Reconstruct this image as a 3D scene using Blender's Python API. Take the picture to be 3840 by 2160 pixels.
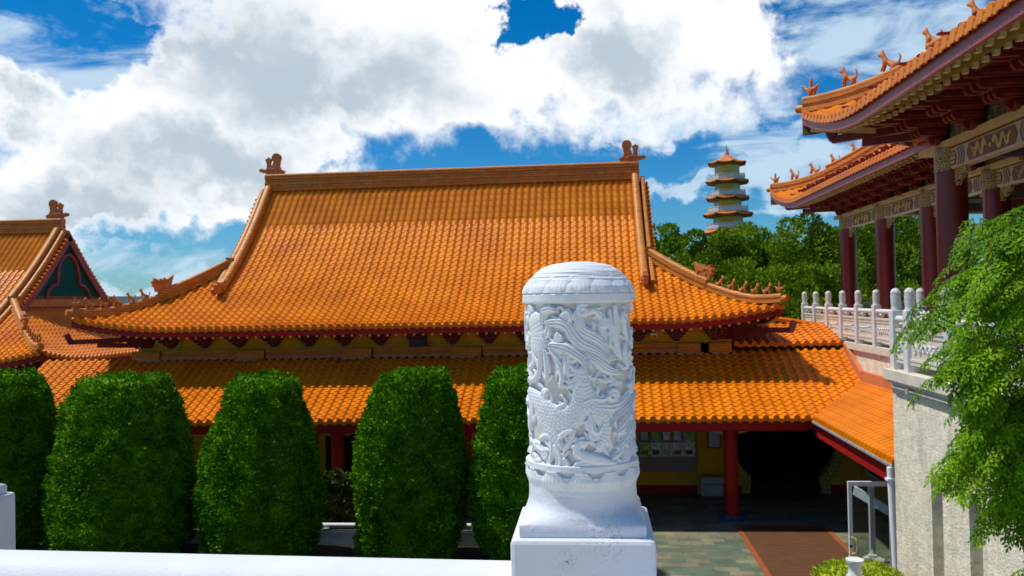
import bpy, bmesh, math, random
import numpy as np
from math import *
from mathutils import Vector, Matrix
random.seed(7); rng = np.random.default_rng(7)
for o in list(bpy.data.objects): bpy.data.objects.remove(o)
scn = bpy.context.scene; col = scn.collection
# ------------------------------------------------------------------ camera
EYE = 6.66; FPX = 3200.0
yaw, pit, rol = radians(5.4), atan(43.6/3200), radians(1.19)
Fv = Vector((-sin(yaw)*cos(pit), cos(yaw)*cos(pit), sin(pit)))
r0 = Vector((cos(yaw), sin(yaw), 0)); u0 = r0.cross(Fv)
Rv = r0*cos(rol)-u0*sin(rol); Uv = u0*cos(rol)+r0*sin(rol)
cam = bpy.data.cameras.new('camera'); camo = bpy.data.objects.new('camera', cam); col.objects.link(camo)
M = Matrix((Rv, Uv, -Fv)).transposed().to_4x4(); M.translation = (0, 0, EYE); camo.matrix_world = M
cam.sensor_width = 36; cam.lens = 30.0; cam.clip_start = .05; cam.clip_end = 20000
cam.dof.use_dof = True; cam.dof.focus_distance = 1.42; cam.dof.aperture_fstop = 18
scn.camera = camo
def ray(px, py): return Fv+Rv*((px-1920)/FPX)+Uv*((1080-py)/FPX)
def at(px, py, Y):
    q = ray(px, py); t = Y/q.y; return Vector((q.x*t, Y, EYE+q.z*t))
def atX(px, py, X):
    q = ray(px, py); t = X/q.x; return Vector((X, q.y*t, EYE+q.z*t))
def atZ(px, py, Z):
    q = ray(px, py); t = (Z-EYE)/q.z; return Vector((q.x*t, q.y*t, Z))
# ------------------------------------------------------------------ world and sun
SUNV = Vector((-.50, .06, 1.0)).normalized()
el_s = asin(SUNV.z); az_s = atan2(SUNV.x, SUNV.y)
w = bpy.data.worlds.new('World'); scn.world = w; w.use_nodes = True
nt = w.node_tree; nt.nodes.clear()
def N(t, **k):
    n = nt.nodes.new(t)
    for a, b in k.items(): setattr(n, a, b)
    return n
def L(a, b): nt.links.new(a, b)
def math_(op, a, b=None, c=None, clamp=False):
    n = N('ShaderNodeMath', operation=op, use_clamp=clamp)
    for i, v in enumerate((a, b, c)):
        if v is None: continue
        if isinstance(v, (int, float)): n.inputs[i].default_value = v
        else: L(v, n.inputs[i])
    return n.outputs[0]
def build_world():
    sky = N('ShaderNodeTexSky', sky_type='NISHITA'); sky.sun_disc = False
    sky.sun_elevation = el_s; sky.sun_rotation = az_s; sky.ozone_density = 3.0; sky.air_density = 1.0; sky.dust_density = .3
    hs = N('ShaderNodeHueSaturation'); hs.inputs['Saturation'].default_value = 1.2; hs.inputs['Value'].default_value = 1.1
    tn = N('ShaderNodeMix', data_type='RGBA', blend_type='MULTIPLY'); tn.inputs[0].default_value = 1; L(sky.outputs[0], tn.inputs[6]); tn.inputs[7].default_value = (.40, .64, .84, 1)
    L(tn.outputs[2], hs.inputs['Color'])
    bg = N('ShaderNodeBackground'); bg.inputs[1].default_value = .10; L(hs.outputs[0], bg.inputs[0])
    tc = N('ShaderNodeTexCoord'); sp = N('ShaderNodeSeparateXYZ'); L(tc.outputs['Generated'], sp.inputs[0])
    az = math_('ARCTAN2', sp.outputs[0], sp.outputs[1]); el = math_('ARCSINE', sp.outputs[2])
    cb = N('ShaderNodeCombineXYZ'); L(az, cb.inputs[0]); L(el, cb.inputs[1])
    def noise(scale, detail, rough, vec=None, sy=1.0, off=0.0, dist=0.0):
        mp = N('ShaderNodeMapping'); L(vec or cb.outputs[0], mp.inputs[0]); mp.inputs['Scale'].default_value = (1, sy, 1); mp.inputs['Location'].default_value = (off, off*.7, off)
        n = N('ShaderNodeTexNoise'); L(mp.outputs[0], n.inputs['Vector'])
        n.inputs['Scale'].default_value = scale; n.inputs['Detail'].default_value = detail; n.inputs['Roughness'].default_value = rough; n.inputs['Distortion'].default_value = dist
        return n.outputs[0]
    def blob(px, py, rx, ry):
        q = ray(px, py).normalized(); c = (atan2(q.x, q.y), asin(q.z), 0)
        s = N('ShaderNodeVectorMath', operation='SUBTRACT'); L(warped, s.inputs[0]); s.inputs[1].default_value = c
        m = N('ShaderNodeVectorMath', operation='MULTIPLY'); L(s.outputs[0], m.inputs[0]); m.inputs[1].default_value = (FPX/rx, FPX/ry, 0)
        l = N('ShaderNodeVectorMath', operation='LENGTH'); L(m.outputs[0], l.inputs[0])
        return math_('SUBTRACT', 1.0, l.outputs['Value'])
    def field(bl, k=.12):
        cur = None
        for b in bl:
            v = blob(*b); cur = v if cur is None else math_('SMOOTH_MAX', cur, v, k)
        return cur
    def sstep(v, a, b):
        n = N('ShaderNodeMapRange', interpolation_type='SMOOTHSTEP'); L(v, n.inputs[0]); n.inputs[1].default_value = a; n.inputs[2].default_value = b
        return n.outputs[0]
    wn = N('ShaderNodeTexNoise'); L(cb.outputs[0], wn.inputs['Vector']); wn.inputs['Scale'].default_value = 9; wn.inputs['Detail'].default_value = 5; wn.inputs['Roughness'].default_value = .55
    wa = N('ShaderNodeVectorMath', operation='SUBTRACT'); L(wn.outputs['Color'], wa.inputs[0]); wa.inputs[1].default_value = (.5, .5, .5)
    wb = N('ShaderNodeVectorMath', operation='MULTIPLY_ADD'); L(wa.outputs[0], wb.inputs[0]); wb.inputs[1].default_value = (.22, .16, 0); L(cb.outputs[0], wb.inputs[2]); warped = wb.outputs[0]
    w2 = N('ShaderNodeTexNoise'); L(cb.outputs[0], w2.inputs['Vector']); w2.inputs['Scale'].default_value = 26; w2.inputs['Detail'].default_value = 6; w2.inputs['Roughness'].default_value = .6
    w2a = N('ShaderNodeVectorMath', operation='SUBTRACT'); L(w2.outputs['Color'], w2a.inputs[0]); w2a.inputs[1].default_value = (.5, .5, .5)
    w2b = N('ShaderNodeVectorMath', operation='MULTIPLY_ADD'); L(w2a.outputs[0], w2b.inputs[0]); w2b.inputs[1].default_value = (.10, .07, 0); L(warped, w2b.inputs[2]); warped = w2b.outputs[0]
    n1 = noise(8.5, 10, .58, off=3.1); n2 = noise(5, 7, .55, off=9.4, sy=1.5); n3 = noise(30, 8, .65, off=1.7)
    big = field([(650, 380, 950, 420), (1500, 130, 1050, 430), (2330, 120, 640, 400), (150, 660, 760, 210), (820, 640, 560, 170),
                 (1150, 570, 330, 150), (2750, 60, 220, 250), (1750, 370, 420, 120), (300, 720, 520, 130), (800, 690, 260, 120)])
    hole = field([(200, 90, 330, 150), (60, 30, 260, 120), (340, 190, 130, 60), (2000, 30, 130, 120), (2010, 100, 60, 60)], .05)
    hole = math_('MAXIMUM', math_('MINIMUM', math_('ADD', hole, .15), .62), 0.0)
    f = math_('SUBTRACT', math_('MINIMUM', big, .50), math_('MULTIPLY', hole, 1.45))
    dn = math_('ADD', f, math_('MULTIPLY', math_('SUBTRACT', n1, .5), 1.15))
    dn = math_('ADD', dn, math_('MULTIPLY', math_('SUBTRACT', n3, .5), .38))
    mask = sstep(dn, -.05, .36)
    # thin streaky cloud to the right and low down
    ns = noise(5.2, 8, .6, sy=3.6, off=5.5, dist=.5)
    thin = field([(3150, 150, 520, 230), (2900, 500, 430, 110), (2950, 640, 480, 130), (2560, 735, 330, 60), (700, 250, 1200, 240), (520, 960, 620, 90), (560, 1070, 720, 110), (120, 930, 260, 60), (2500, 470, 700, 70), (3500, 260, 500, 260), (860, 940, 260, 60)], .1)
    dt = math_('ADD', math_('MINIMUM', thin, .5), math_('MULTIPLY', math_('SUBTRACT', ns, .53), 2.7))
    mthin = math_('MULTIPLY', sstep(dt, .12, .70), .88)
    low = field([(450, 1085, 620, 90)]); mlow = math_('MULTIPLY', sstep(low, .0, .45), .85)
    # broken cloud added to the unseen sky, behind the camera and overhead, as fill light
    rest = math_('MAXIMUM', sstep(sp.outputs[1], .55, .05), sstep(sp.outputs[2], .50, .72))
    mrest = math_('MULTIPLY', math_('MULTIPLY', sstep(noise(2.2, 6, .55, vec=tc.outputs['Generated'], off=2.2), .48, .70), rest), sstep(sp.outputs[2], -.02, .1))
    mask = math_('MAXIMUM', mask, mrest)
    # shading inside the clouds
    sh = math_('ADD', math_('MULTIPLY', math_('SUBTRACT', n2, .5), 3.0), math_('MULTIPLY', math_('SUBTRACT', n3, .5), .5))
    grey = field([(750, 120, 420, 230), (1250, 300, 620, 220), (850, 580, 520, 140), (2350, 220, 300, 190), (250, 760, 420, 130), (80, 350, 200, 90)], .15)
    sh = math_('ADD', sh, math_('MULTIPLY', grey, 1.5))
    inner = sstep(dn, .12, .5)
    shf = math_('MULTIPLY', sstep(sh, -.45, 1.15), inner)
    cc = N('ShaderNodeMix', data_type='RGBA'); L(shf, cc.inputs[0]); cc.inputs[6].default_value = (.93, .95, .97, 1); cc.inputs[7].default_value = (.46, .55, .63, 1)
    em = N('ShaderNodeBackground'); L(cc.outputs[2], em.inputs[0]); em.inputs[1].default_value = 1.0
    em2 = N('ShaderNodeBackground'); em2.inputs[0].default_value = (.55, .70, .84, 1)
    a = N('ShaderNodeMixShader'); L(math_('MAXIMUM', mthin, mlow), a.inputs[0]); L(bg.outputs[0], a.inputs[1]); L(em2.outputs[0], a.inputs[2])
    b = N('ShaderNodeMixShader'); L(mask, b.inputs[0]); L(a.outputs[0], b.inputs[1]); L(em.outputs[0], b.inputs[2])
    out = N('ShaderNodeOutputWorld'); L(b.outputs[0], out.inputs[0])
build_world()
w.cycles.sampling_method = 'MANUAL'; w.cycles.sample_map_resolution = 512
sun = bpy.data.lights.new('sun', 'SUN'); sun.energy = 3.5; sun.angle = radians(2.2); sun.color = (1, .95, .86)
so = bpy.data.objects.new('sun', sun); col.objects.link(so); so.rotation_euler = SUNV.to_track_quat('Z', 'Y').to_euler()
vs = scn.view_settings; vs.view_transform = 'Standard'; vs.look = 'None'; vs.gamma = 1; vs.exposure = 0.14; vs.use_curve_mapping = False
scn.cycles.max_bounces = 6; scn.cycles.diffuse_bounces = 3; scn.cycles.transparent_max_bounces = 8
# ------------------------------------------------------------------ materials
MATS = {}
def mat(name, c, rough=.6, spec=.5, var=.15, vs_=3.0, bump=0.0, bs=40.0, c2=None, island=0.0, trans=0.0, stretch=None, coat=0.0, metal=0.0):
    if name in MATS: return MATS[name]
    m = bpy.data.materials.new(name); m.use_nodes = True; t = m.node_tree; n = t.nodes; p = n['Principled BSDF']
    p.inputs['Roughness'].default_value = rough; p.inputs['Specular IOR Level'].default_value = spec; p.inputs['Metallic'].default_value = metal
    if coat: p.inputs['Coat Weight'].default_value = coat; p.inputs['Coat Roughness'].default_value = .12
    tc = n.new('ShaderNodeTexCoord'); vec = tc.outputs['Object']
    if stretch:
        mp = n.new('ShaderNodeMapping'); t.links.new(vec, mp.inputs[0]); mp.inputs['Scale'].default_value = stretch; vec = mp.outputs[0]
    ns = n.new('ShaderNodeTexNoise'); ns.inputs['Scale'].default_value = vs_; ns.inputs['Detail'].default_value = 6; t.links.new(vec, ns.inputs['Vector'])
    mr = n.new('ShaderNodeMapRange'); mr.inputs[1].default_value = .3; mr.inputs[2].default_value = .7; t.links.new(ns.outputs[0], mr.inputs[0])
    mx = n.new('ShaderNodeMix'); mx.data_type = 'RGBA'; t.links.new(mr.outputs[0], mx.inputs[0])
    a = tuple(min(1, x*(1-var)) for x in c); b = tuple(min(1, x*(1+var)) for x in c) if c2 is None else c2
    mx.inputs[6].default_value = (*a, 1); mx.inputs[7].default_value = (*b, 1)
    out = mx.outputs[2]
    if island:
        g = n.new('ShaderNodeNewGeometry'); hs = n.new('ShaderNodeHueSaturation')
        r1 = n.new('ShaderNodeMapRange'); t.links.new(g.outputs['Random Per Island'], r1.inputs[0]); r1.inputs[3].default_value = 1-island; r1.inputs[4].default_value = 1+island
        r2 = n.new('ShaderNodeMapRange'); t.links.new(g.outputs['Random Per Island'], r2.inputs[0]); r2.inputs[3].default_value = .5+island*.035; r2.inputs[4].default_value = .5-island*.05
        t.links.new(out, hs.inputs['Color']); t.links.new(r1.outputs[0], hs.inputs['Value']); t.links.new(r2.outputs[0], hs.inputs['Hue']); out = hs.outputs[0]
    t.links.new(out, p.inputs['Base Color'])
    if bump:
        nb = n.new('ShaderNodeTexNoise'); nb.inputs['Scale'].default_value = bs; nb.inputs['Detail'].default_value = 5; t.links.new(vec, nb.inputs['Vector'])
        bp = n.new('ShaderNodeBump'); bp.inputs['Strength'].default_value = .7; bp.inputs['Distance'].default_value = bump
        t.links.new(nb.outputs[0], bp.inputs['Height']); t.links.new(bp.outputs[0], p.inputs['Normal'])
    if trans:
        tr = n.new('ShaderNodeBsdfTranslucent'); t.links.new(out, tr.inputs[0]); ms = n.new('ShaderNodeMixShader'); ms.inputs[0].default_value = trans
        t.links.new(p.outputs[0], ms.inputs[1]); t.links.new(tr.outputs[0], ms.inputs[2]); t.links.new(ms.outputs[0], n['Material Output'].inputs[0])
    MATS[name] = m; return m
def brick_mat(name, c1, c2, mortar, bw, bh, ms=.01, rough=.85, bump=.01, use='xz', var=.25, nsc=2.0, spec=.3):
    if name in MATS: return MATS[name]
    m = bpy.data.materials.new(name); m.use_nodes = True; t = m.node_tree; n = t.nodes; p = n['Principled BSDF']
    p.inputs['Roughness'].default_value = rough; p.inputs['Specular IOR Level'].default_value = spec
    tc = n.new('ShaderNodeTexCoord'); sx = n.new('ShaderNodeSeparateXYZ'); t.links.new(tc.outputs['Object'], sx.inputs[0]); cx = n.new('ShaderNodeCombineXYZ')
    if use == 'sum':
        ad = n.new('ShaderNodeMath'); ad.operation = 'ADD'; t.links.new(sx.outputs[0], ad.inputs[0]); t.links.new(sx.outputs[1], ad.inputs[1]); t.links.new(ad.outputs[0], cx.inputs[0]); t.links.new(sx.outputs[2], cx.inputs[1])
    elif use == 'xy': t.links.new(sx.outputs[0], cx.inputs[0]); t.links.new(sx.outputs[1], cx.inputs[1])
    elif use == 'yz': t.links.new(sx.outputs[1], cx.inputs[0]); t.links.new(sx.outputs[2], cx.inputs[1])
    else: t.links.new(sx.outputs[0], cx.inputs[0]); t.links.new(sx.outputs[2], cx.inputs[1])
    br = n.new('ShaderNodeTexBrick'); t.links.new(cx.outputs[0], br.inputs['Vector'])
    br.inputs['Scale'].default_value = 1; br.inputs['Brick Width'].default_value = bw; br.inputs['Row Height'].default_value = bh; br.inputs['Mortar Size'].default_value = ms
    br.inputs['Mortar Smooth'].default_value = .3; br.inputs['Color1'].default_value = (*c1, 1); br.inputs['Color2'].default_value = (*c2, 1); br.inputs['Mortar'].default_value = (*mortar, 1)
    ns = n.new('ShaderNodeTexNoise'); ns.inputs['Scale'].default_value = nsc; ns.inputs['Detail'].default_value = 8; ns.inputs['Roughness'].default_value = .65; t.links.new(tc.outputs['Object'], ns.inputs['Vector'])
    mr = n.new('ShaderNodeMapRange'); mr.inputs[1].default_value = .3; mr.inputs[2].default_value = .7; mr.inputs[3].default_value = 1-var; mr.inputs[4].default_value = 1+var; t.links.new(ns.outputs[0], mr.inputs[0])
    vm = n.new('ShaderNodeVectorMath'); vm.operation = 'SCALE'; t.links.new(br.outputs[0], vm.inputs[0]); t.links.new(mr.outputs[0], vm.inputs['Scale']); t.links.new(vm.outputs[0], p.inputs['Base Color'])
    nb = n.new('ShaderNodeTexNoise'); nb.inputs['Scale'].default_value = 22; nb.inputs['Detail'].default_value = 6; t.links.new(tc.outputs['Object'], nb.inputs['Vector'])
    sm = n.new('ShaderNodeMath'); sm.operation = 'SUBTRACT'; t.links.new(nb.outputs[0], sm.inputs[0]); t.links.new(br.outputs['Fac'], sm.inputs[1])
    bp = n.new('ShaderNodeBump'); bp.inputs['Distance'].default_value = bump; t.links.new(sm.outputs[0], bp.inputs['Height']); t.links.new(bp.outputs[0], p.inputs['Normal'])
    MATS[name] = m; return m
tile = mat('glazed_tile', (.74, .185, .001), .40, .25, .12, .8, island=0, bump=.003, bs=14, c2=(.86, .26, .002))
trim = brick_mat('ridge_trim', (.72, .26, .02), (.62, .21, .015), (.26, .09, .01), .42, .085, .006, .5, .004, 'sum', .2, 3, .5)
terra = mat('terracotta', (.60, .19, .03), .5, .5, .2, 6, .01, 20)
redp = mat('red_paint', (.38, .014, .012), .5, .2, .15, 2)
redfas = mat('plum_paint', (.30, .055, .07), .45, .5, .12, 2)
darkred = mat('bracket_paint', (.15, .010, .006), .5, .5, .2, 4)
maroon = mat('maroon_paint', (.21, .018, .016), .32, .5, .12, 1.5, bump=.003, bs=6)
yellow = mat('ochre_wall', (.74, .385, .02), .8, .3, .12, 1.5)
cream = mat('cream_paint', (.60, .50, .26), .7, .3, .15, 3)
olive = mat('soffit_paint', (.24, .17, .03), .75, .3, .2, 2)
gold = mat('gold_paint', (.62, .45, .12), .45, .5, .2, 8)
green = mat('green_gable', (.008, .13, .105), .55, .4, .15, 3)
white = mat('white_paint', (.74, .76, .79), .6, .4, .05, 6, .0012, 170)
stonew = mat('white_stone', (.74, .73, .71), .65, .4, .1, 4, .004, 45)
stonec = mat('cream_stone', (.72, .65, .53), .7, .4, .1, 3, .006, 30)
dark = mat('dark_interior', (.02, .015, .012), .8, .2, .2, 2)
greys = mat('grey_stone', (.34, .34, .32), .8, .3, .2, 4, .01, 12)
blockw = brick_mat('split_block', (.92, .82, .61), (.82, .75, .57), (.93, .87, .71), .42, .20, .010, .9, .022, 'yz', .22, 7)
pave = brick_mat('slate_paving', (.24, .225, .13), (.10, .145, .10), (.13, .125, .09), .62, .31, .008, .6, .004, 'xy', .35, 1.3, .5)
mulch = mat('bark_mulch', (.045, .030, .02), .95, .1, .4, 20, .03, 30)
hedgem = mat('juniper', (.045, .22, .003), .7, .10, .35, 2.6, c2=(.14, .37, .004), island=.45, trans=.22)
treem = mat('tree_leaf', (.07, .20, .006), .65, .12, .4, .35, c2=(.24, .42, .012), island=.45, trans=.3)
frondm = mat('frond_leaf', (.08, .26, .003), .55, .15, .3, .9, c2=(.26, .50, .004), island=.35, trans=.35)
barkm = mat('bark', (.10, .075, .05), .9, .2, .3, 8, .02, 20)
bluegrey = mat('slate_plinth', (.06, .09, .15), .5, .4, .2, 4)
def patches(m, c, scale, lo, hi, stretch=(1, 1, 1), k=1.0):
    t = m.node_tree; n = t.nodes; p = n['Principled BSDF']; src = p.inputs['Base Color'].links[0].from_socket
    tc = n.new('ShaderNodeTexCoord'); mp = n.new('ShaderNodeMapping'); mp.inputs['Scale'].default_value = stretch; t.links.new(tc.outputs['Object'], mp.inputs[0])
    ns = n.new('ShaderNodeTexNoise'); ns.inputs['Scale'].default_value = scale; ns.inputs['Detail'].default_value = 7; ns.inputs['Roughness'].default_value = .6; t.links.new(mp.outputs[0], ns.inputs['Vector'])
    mr = n.new('ShaderNodeMapRange'); mr.inputs[1].default_value = lo; mr.inputs[2].default_value = hi; mr.inputs[4].default_value = k; t.links.new(ns.outputs[0], mr.inputs[0])
    mx = n.new('ShaderNodeMix'); mx.data_type = 'RGBA'; t.links.new(mr.outputs[0], mx.inputs[0]); t.links.new(src, mx.inputs[6]); mx.inputs[7].default_value = (*c, 1); t.links.new(mx.outputs[2], p.inputs['Base Color'])
patches(hedgem, (.16, .10, .03), 1.9, .66, .74)
patches(blockw, (.38, .37, .32), 1.2, .50, .80, (1, 2.2, .35), .55)
patches(tile, (.42, .09, .005), 1.0, .54, .82, (2.2, 1, 1), .35)
patches(white, (.45, .43, .38), 22, .64, .74, (1, 1, 1), .5)
patches(trim, (.25, .10, .03), 2.0, .55, .75, (1, 1, 3), .5)
patches(pave, (.10, .10, .07), .9, .52, .75, (1, 1, 1), .5)
# ------------------------------------------------------------------ mesh helpers
class MB:
    def __init__(s): s.v = []; s.f = []
    def add(s, vs, fs):
        b = len(s.v); s.v.extend([tuple(v) for v in vs]); s.f.extend([tuple(b+i for i in f) for f in fs]); return s
    def box(s, a, b):
        (x0, y0, z0), (x1, y1, z1) = a, b
        x0, x1 = min(x0, x1), max(x0, x1); y0, y1 = min(y0, y1), max(y0, y1); z0, z1 = min(z0, z1), max(z0, z1)
        vs = [(x, y, z) for z in (z0, z1) for y in (y0, y1) for x in (x0, x1)]
        return s.add(vs, [(0, 2, 3, 1), (4, 5, 7, 6), (0, 1, 5, 4), (2, 6, 7, 3), (0, 4, 6, 2), (1, 3, 7, 5)])
    def cbox(s, c, d): return s.box([c[i]-d[i]/2 for i in range(3)], [c[i]+d[i]/2 for i in range(3)])
    def obox(s, p, q, wd, h, up=Vector((0, 0, 1))):          # bar from p to q (axis line), width across, height along up
        p, q = Vector(p), Vector(q); d = (q-p).normalized(); sd = d.cross(up).normalized(); u = sd.cross(d).normalized()
        vs = [e+sd*a*wd/2+u*b*h/2 for e in (p, q) for a, b in ((-1, -1), (1, -1), (1, 1), (-1, 1))]
        return s.add(vs, [(0, 1, 2, 3), (7, 6, 5, 4), (0, 4, 5, 1), (1, 5, 6, 2), (2, 6, 7, 3), (3, 7, 4, 0)])
    def tube(s, pts, rad, n=10, cap=True):
        pts = [Vector(p) for p in pts]; R_ = rad if isinstance(rad, (list, tuple)) else [rad]*len(pts); b = len(s.v); prev = None
        for i, p in enumerate(pts):
            d = (pts[min(i+1, len(pts)-1)]-pts[max(i-1, 0)]).normalized()
            a = Vector((0, 0, 1)) if abs(d.z) < .9 else Vector((1, 0, 0))
            x = d.cross(a).normalized() if prev is None else (prev-d*prev.dot(d)).normalized(); prev = x; y = d.cross(x)
            for k in range(n):
                t = 2*pi*k/n; s.v.append(tuple(p+x*cos(t)*R_[i]+y*sin(t)*R_[i]))
        for i in range(len(pts)-1):
            for k in range(n): k2 = (k+1) % n; s.f.append((b+i*n+k, b+i*n+k2, b+(i+1)*n+k2, b+(i+1)*n+k))
        if cap: s.f.append(tuple(b+k for k in range(n))[::-1]); s.f.append(tuple(b+(len(pts)-1)*n+k for k in range(n)))
        return s
    def lathe(s, c, prof, n=24, sq=None):
        b = len(s.v); m = len(prof)
        for i, (r, z) in enumerate(prof):
            for k in range(n):
                t = 2*pi*k/n; s.v.append((c[0]+r*cos(t), c[1]+r*sin(t), c[2]+z))
        for i in range(m-1):
            for k in range(n): k2 = (k+1) % n; s.f.append((b+i*n+k, b+i*n+k2, b+(i+1)*n+k2, b+(i+1)*n+k))
        s.f.append(tuple(b+k for k in range(n))[::-1]); s.f.append(tuple(b+(m-1)*n+k for k in range(n))); return s
    def prism(s, poly, fn, t0, t1):                            # poly of (a,b); fn(a,b,t)->xyz
        n = len(poly); vs = [fn(a, b, t0) for a, b in poly]+[fn(a, b, t1) for a, b in poly]
        return s.add(vs, [tuple(range(n))[::-1], tuple(range(n, 2*n))]+[(i, (i+1) % n, n+(i+1) % n, n+i) for i in range(n)])
    def sweep(s, path, prof, closed=True):                     # prof of (side, up)
        path = [Vector(p) for p in path]; n = len(prof); b = len(s.v)
        for i, p in enumerate(path):
            d = path[min(i+1, len(path)-1)]-path[max(i-1, 0)]; sd = Vector((d.y, -d.x, 0)).normalized()
            d.normalize(); up = sd.cross(d); up = up if up.z > 0 else -up
            for a, h in prof: s.v.append(tuple(p+sd*a+up*h))
        for i in range(len(path)-1):
            for k in range(n): k2 = (k+1) % n; s.f.append((b+i*n+k, b+i*n+k2, b+(i+1)*n+k2, b+(i+1)*n+k))
        s.f.append(tuple(b+k for k in range(n))); s.f.append(tuple(b+(len(path)-1)*n+k for k in range(n))[::-1]); return s
    def grid(s, A):                                            # A: (rows, cols, 3) array
        r, c = A.shape[:2]; b = len(s.v); s.v.extend(map(tuple, A.reshape(-1, 3).tolist()))
        for i in range(r-1):
            for k in range(c-1): s.f.append((b+i*c+k, b+i*c+k+1, b+(i+1)*c+k+1, b+(i+1)*c+k))
        return s
    def build(s, name, m, parent=None, smooth=False, bevel=0):
        me = bpy.data.meshes.new(name); me.from_pydata(s.v, [], s.f); me.update()
        bm = bmesh.new(); bm.from_mesh(me); bmesh.ops.recalc_face_normals(bm, faces=bm.faces); bm.to_mesh(me); bm.free()
        me.materials.append(m)
        if smooth: me.polygons.foreach_set('use_smooth', [True]*len(me.polygons)); me.set_sharp_from_angle(angle=radians(40))
        o = bpy.data.objects.new(name, me); col.objects.link(o)
        if parent: o.parent = parent
        if bevel:
            bv = o.modifiers.new('bevel', 'BEVEL'); bv.width = bevel; bv.segments = 2; bv.limit_method = 'ANGLE'
        return o
def npmesh(name, V, Fq, m, parent=None, smooth=False):
    me = bpy.data.meshes.new(name); V = np.asarray(V, dtype=np.float32).reshape(-1, 3); Fq = np.asarray(Fq, dtype=np.int32); k = Fq.shape[1]
    me.vertices.add(len(V)); me.vertices.foreach_set('co', V.ravel()); me.loops.add(Fq.size); me.loops.foreach_set('vertex_index', Fq.ravel())
    me.polygons.add(len(Fq)); me.polygons.foreach_set('loop_start', np.arange(0, Fq.size, k, dtype=np.int32)); me.polygons.foreach_set('loop_total', np.full(len(Fq), k, dtype=np.int32))
    me.update(calc_edges=True); me.materials.append(m)
    if smooth: me.polygons.foreach_set('use_smooth', [True]*len(Fq))
    o = bpy.data.objects.new(name, me); col.objects.link(o)
    if parent: o.parent = parent
    return o
def tag(o, label=None, cat=None, group=None, kind=None):
    for k, v in (('label', label), ('category', cat), ('group', group), ('kind', kind)):
        if v: o[k] = v
    return o
def thing(name, label, cat, loc=(0, 0, 0), group=None):
    o = bpy.data.objects.new(name, None); col.objects.link(o); o.location = (0, 0, 0); o.empty_display_size = .2
    return tag(o, label, cat, group)
def put(o, parent): o.parent = parent; return o
def dupo(o, loc=None, rotz=0, parent=None, scale=1):
    c = o.copy(); col.objects.link(c); c.parent = parent
    if loc is not None: c.location = loc
    c.rotation_euler = (0, 0, rotz); c.scale = (scale,)*3; return c
# smooth random field for lumps
_K = rng.normal(size=(14, 3)); _P = rng.uniform(0, 6.28, 14)
def lump(P, sc, seed=0):
    K = _K*sc; return sum(np.sin(P@K[i]+_P[i]+seed*1.7*i) for i in range(14))/5.0
# ------------------------------------------------------------------ tiled roofs
def tile_slope(s0, s1, D, fmap, dmax=None, pitch=.27, course=.25, r=.066, fine=True, raise_=.028, dlist=None):
    n = max(1, round((s1-s0)/pitch)); p = (s1-s0)/n
    xs = [(-.5*p, -.012), (-r-.012, .004), (-r, .03), (-.72*r, .62*r+.012), (0, .76*r+.012), (.72*r, .62*r+.012), (r, .03), (r+.012, .004), (.5*p, -.012)]
    if not fine: xs = [(-.5*p, 0), (-r, .02), (0, r+.014), (r, .02), (.5*p, 0)]
    S = np.array([s0+(i+.5)*p+x for i in range(n) for x, _ in xs]); Hh = np.array([h for i in range(n) for _, h in xs])
    nc = max(1, int(round(D/course))); dd = []; rr = []
    for k in range(nc):
        dd += [k*D/nc, (k+1)*D/nc]; rr += [raise_, 0.0]
    dd = np.array(dd); rr = np.array(rr)
    DM = np.array([D if dmax is None else max(0., min(D, dmax(s))) for s in S])
    DD = np.minimum(dd[:, None], DM[None, :]); SS = np.broadcast_to(S, DD.shape)
    P = fmap(SS, DD); P[..., 2] += Hh[None, :]+rr[:, None]
    nr, ncx = DD.shape; k = len(xs)
    i, j = np.meshgrid(np.arange(nr-1), np.arange(ncx-1), indexing='ij'); keep = ((j+1) % k != 0)
    flat = (DD[1:, :-1]-DD[:-1, :-1] < 1e-5) & (DD[1:, 1:]-DD[:-1, 1:] < 1e-5)
    riser = (np.arange(nr-1) % 2 == 1)[:, None] & (DM[None, :-1] > dd[:-1, None]+1e-4)
    keep &= (~flat | riser)
    i, j = i[keep], j[keep]
    Fq = np.stack([i*ncx+j, i*ncx+j+1, (i+1)*ncx+j+1, (i+1)*ncx+j], 1)
    return P.reshape(-1, 3), Fq, [s0+(q+.5)*p for q in range(n)], p
def eave_caps(rows, p, fmap, inward, r=.068, drip=True, skip=None):
    mb = MB(); iv = Vector(inward).normalized(); sv = Vector((-iv.y, iv.x, 0))
    for s in rows:
        c = Vector(fmap(np.array([s]), np.array([0.0]))[0])
        mb.tube([c+Vector((0, 0, .045))-iv*.035, c+Vector((0, 0, .045))+iv*.02], r+.022, 10)
        if drip:
            c2 = Vector(fmap(np.array([s+p/2]), np.array([0.0]))[0]); hw = p/2-.035
            poly = [(-hw, .03), (-hw, -.02), (-hw*.55, -.055), (0, -.095), (hw*.55, -.055), (hw, -.02), (hw, .03)]
            mb.prism(poly, lambda a, b, t: c2+sv*a+Vector((0, 0, b))-iv*t, .0, .03)
    return mb
def merge(parts, name, m, parent):
    V = []; Fq = []; b = 0
    for P, F_ in parts: V.append(P); Fq.append(F_+b); b += len(P)
    o = npmesh(name, np.concatenate(V), np.concatenate(Fq), m, parent, True); o.data.set_sharp_from_angle(angle=radians(50)); return o
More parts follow.
